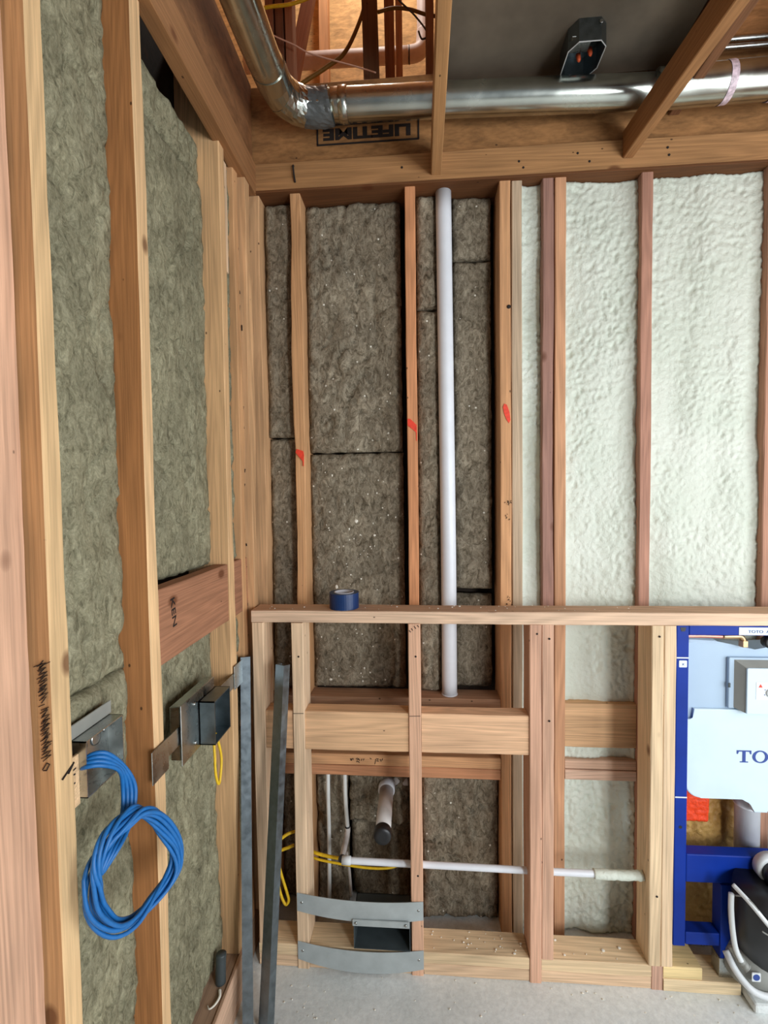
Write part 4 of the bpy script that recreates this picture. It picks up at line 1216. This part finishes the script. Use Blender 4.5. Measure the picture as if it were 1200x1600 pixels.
# ------------------------------------------------------------------ overhead
set_eye_scale(0.983, 0.121)
C_J = s2l(182, 130, 70)
jA = board('joist', (0.062, -2.5, 2.722), (0.071, YB - 0.013, 2.716), 0.089, 0.036, C_J, ceiling, side=(0, 0, 1), label='joist overhead, left of the dark plywood')
jB = board('joist', (1.04, -2.3, 2.737), (0.728, YB - 0.014, 2.732), 0.089, 0.036, s2l(166, 112, 56), ceiling, side=(0, 0, 1), label='slanting joist overhead, right of the ceiling box')
board('joist', (1.50, -2.3, 2.90), (1.29, YB - 0.02, 2.90), 0.24, 0.04, s2l(150, 96, 52), ceiling, side=(0, 0, 1))
board('joist', (0.95, -2.3, 2.93), (0.885, YB - 0.0, 2.93), 0.20, 0.036, s2l(128, 82, 46), ceiling, side=(0, 0, 1))

dc = empty('air_duct', (0.0, 1.64, 2.79), 'round galvanised duct elbowing from the left wall along the back rim board', 'duct')
RD = 0.050
wr = lambda i, k: 1 + 0.012 * noise.noise(Vector((i * 0.7, k * 0.8, 4)))
tube('duct_run', [(-0.30, 1.672, 2.884), (0.1, 1.672, 2.874), (0.80, 1.666, 2.846)], RD, DUCTM, dc, 40, 8, rf=wr)
tube('duct_run', [(0.78, 1.662, 2.850), (1.2, 1.655, 2.852), (2.2, 1.64, 2.85)], RD + 0.006, DUCTM, dc, 40, 10, rf=wr)
tube('duct_run', [(-0.455, 1.50, 2.872), (-0.462, 1.20, 2.862), (-0.468, -0.6, 2.858)], RD + 0.003, DUCTM, dc, 40, 10, rf=wr)
el = []
for k in range(5):
    a = math.radians(90 * k / 4)
    el.append(Vector((-0.335 - 0.12 * math.sin(a), 1.552 + 0.12 * math.cos(a), 2.878)))
el = [Vector((-0.29, 1.672, 2.883))] + el + [Vector((-0.455, 1.49, 2.872))]
eb = bmesh.new()
crk = lambda i, k: 1 + 0.03 * noise.noise(Vector((i * 1.9, k * 0.9, 8)))
tube_bm(eb, el, RD + 0.006, 36, rf=crk)
finish('elbow', eb, DUCTM, dc, smooth=False)
for (a, b) in ((0, 2), (2, 4)):
    bm = bmesh.new(); tube_bm(bm, smooth_pts(el[a:b + 1], 4), RD + 0.0075, 36, rf=lambda i, k: 1 + 0.05 * noise.noise(Vector((i * 2.3, k * 0.7, 1))))
    finish('tape_wrap', bm, DUCTTAPE if a == 0 else DUCTM, dc, smooth=False)
lathe('slip_joint', (-0.262, 1.672, 2.882), (1, 0, -0.01), [(0, RD + 0.001), (0.002, RD + 0.004), (0.03, RD + 0.004), (0.032, RD + 0.001)], DUCTM, dc, 36)
for xx in (0.985, 1.135):
    tube('printed_tape', [(xx, 1.658, 2.851), (xx + 0.022, 1.6575, 2.852)], RD + 0.0072, PINKT, dc, 36, 0, cap=False, rf=lambda i, k: 1 + 0.012 * noise.noise(Vector((i * 3, k * 1.5, 1))))

ch = empty('metal_channel', (1.3, 1.70, 2.99), 'pair of thin galvanised tubes above the duct at upper right', 'conduit')
for dz, dy in ((-0.004, 0.0), (0.021, 0.0)):
    tube('tube', [(0.955, 1.700 + dy, 3.001 + dz), (1.4, 1.700 + dy, 3.003 + dz), (2.2, 1.700 + dy, 3.003 + dz)], 0.008, GALV, ch, 12)

# ceiling box on the dark plywood
cbx = empty('ceiling_box', (0.545, 1.66, 2.915), 'open dark grey ceiling box hanging under the dark plywood, orange wire nuts inside', 'electrical box')
octo = [(-0.032, -0.068), (0.034, -0.068), (0.056, -0.046), (0.056, 0.030), (0.026, 0.070), (-0.036, 0.070), (-0.056, 0.050), (-0.056, -0.036)]
bm = bmesh.new(); rr = []
for (z, s) in ((2.984, 1.0), (2.912, 1.0), (2.912, 0.965), (2.979, 0.94)):
    rr.append([bm.verts.new((0.532 + x * s, 1.608 + y * s, z)) for x, y in octo])
for i in range(3):
    for k in range(8):
        bm.faces.new((rr[i][k], rr[i][(k + 1) % 8], rr[i + 1][(k + 1) % 8], rr[i + 1][k]))
bm.faces.new(rr[0]); bm.faces.new(rr[3])
finish('box_shell', bm, BOXM, cbx)
bm = bmesh.new(); ring = [Vector((0.532 + x * 0.985, 1.608 + y * 0.985, 2.912)) for x, y in octo]
tube_bm(bm, ring, 0.0016, 6, closed=True); finish('rim_edge', bm, WHITEP, cbx)
bm = bmesh.new(); bbox(bm, 0.482, 0.545, 1.548, 1.605, 2.935, 2.938, 0.001, 1); finish('divider', bm, GALV, cbx)
for x, y in ((0.525, 1.628), (0.555, 1.61)):
    lathe('wire_nut', (x, y, 2.95), (0.1, -0.1, -1), [(0, 0.008), (0.018, 0.006), (0.024, 0.003)], ORANGEW, cbx, 10)
lathe('screw', (0.565, 1.539, 2.965), (0, -1, 0), [(0, 0.006), (0.003, 0.005)], GALV, cbx, 10)

# framing, pipe and cables in the space above
board('web_post', (-0.170, 1.95, 3.036), (-0.192, 1.95, 4.3), 0.062, 0.038, s2l(112, 78, 48), wall_upper, side=(1, 0, 0))
board('web_post', (-0.104, 2.10, 3.03), (-0.112, 2.10, 4.3), 0.040, 0.06, s2l(160, 104, 66), wall_upper, side=(1, 0, 0))
board('web_post', (-0.070, 2.2, 3.03), (-0.070, 2.2, 4.6), 0.03, 0.05, s2l(200, 150, 110), wall_upper, side=(1, 0, 0))
board('diagonal_web', (-0.735, 2.4, 3.05), (-0.42, 2.4, 4.4), 0.06, 0.038, s2l(166, 108, 70), wall_upper, side=(1, 0, 0))
for xx, cc in ((-0.585, s2l(150, 98, 64)), (-0.545, s2l(124, 78, 50)), (-0.505, s2l(160, 104, 68))):
    board('web_post', (xx, 2.0, 3.036), (xx - 0.02, 2.0, 4.6), 0.034, 0.06, cc, wall_upper, side=(1, 0, 0))
board('wall_stud', (-0.50, 2.71, 3.03), (-0.50, 2.71, 5.2), 0.05, 0.07, s2l(206, 144, 84), wall_upper, side=(1, 0, 0))
board('wall_stud', (0.055, 1.90, 3.036), (0.062, 1.90, 4.6), 0.03, 0.06, s2l(150, 110, 80), wall_upper, side=(1, 0, 0))
up = empty('waste_pipe', (-0.3, 2.55, 3.78), 'pale pinkish plastic pipe with an elbow in the lit space overhead', 'pipe')
PINKP = make_plain('pinkish_pvc', s2l(240, 228, 224), 0.5, 0.08)
tube('pipe', [(-0.9, 2.55, 3.826), (-0.5, 2.55, 3.822), (-0.030, 2.55, 3.812)], 0.037, PINKP, up, 24)
tube('elbow', [(-0.035, 2.55, 3.812), (0.008, 2.55, 3.818), (0.036, 2.55, 3.838), (0.046, 2.55, 3.88), (0.047, 2.55, 3.92)], 0.038, PINKP, up, 24)
tube('pipe', [(0.047, 2.55, 3.90), (0.048, 2.55, 4.2), (0.049, 2.55, 4.9)], 0.035, PINKP, up, 24)
lathe('joint_ring', (-0.032, 2.55, 3.812), (1, 0, 0), [(0, 0.0385), (0.006, 0.0385)], DARKBOX, up, 24)
tag(tube('overhead_cable', [(-0.20, 2.1, 3.70), (-0.226, 2.1, 3.588), (-0.297, 2.1, 3.448), (-0.382, 2.1, 3.388), (-0.481, 2.1, 3.334), (-0.6, 2.1, 3.26)], 0.0085, OLIVE, None, 8), 'thick brownish cable sagging across the lit space overhead', 'cable')
tag(tube('overhead_cable', [(-0.72, 1.9, 3.43), (-0.583, 1.9, 3.457), (-0.48, 1.9, 3.462), (-0.38, 1.9, 3.49), (-0.25, 1.9, 3.56)], 0.006, YELLOWC, None, 8), 'yellow cable at the very top left of the lit space', 'cable')
tag(tube('overhead_cable', [(-0.66, 1.90, 3.42), (-0.562, 1.92, 3.370), (-0.48, 1.93, 3.335), (-0.406, 1.93, 3.293), (-0.226, 1.90, 3.205), (-0.15, 1.88, 3.16)], 0.0028, PALEWIRE, None, 6), 'thin pale wire strung diagonally overhead', 'cable')
tag(tube('overhead_cable', [(-0.142, 1.9, 3.402), (-0.08, 1.9, 3.412), (-0.018, 1.9, 3.402), (0.06, 1.9, 3.373), (0.15, 1.9, 3.36)], 0.006, OLIVE, None, 8), 'dull yellow cable near the pipe elbow overhead', 'cable')
tag(tube('overhead_cable', [(-0.10, 1.88, 3.50), (-0.067, 1.88, 3.43), (0.0, 1.88, 3.36), (0.049, 1.88, 3.29), (0.028, 1.88, 3.27), (0.015, 1.88, 3.30)], 0.0035, DARKBOX, None, 6), 'thin dark wire curling down beside the overhead joist', 'cable')
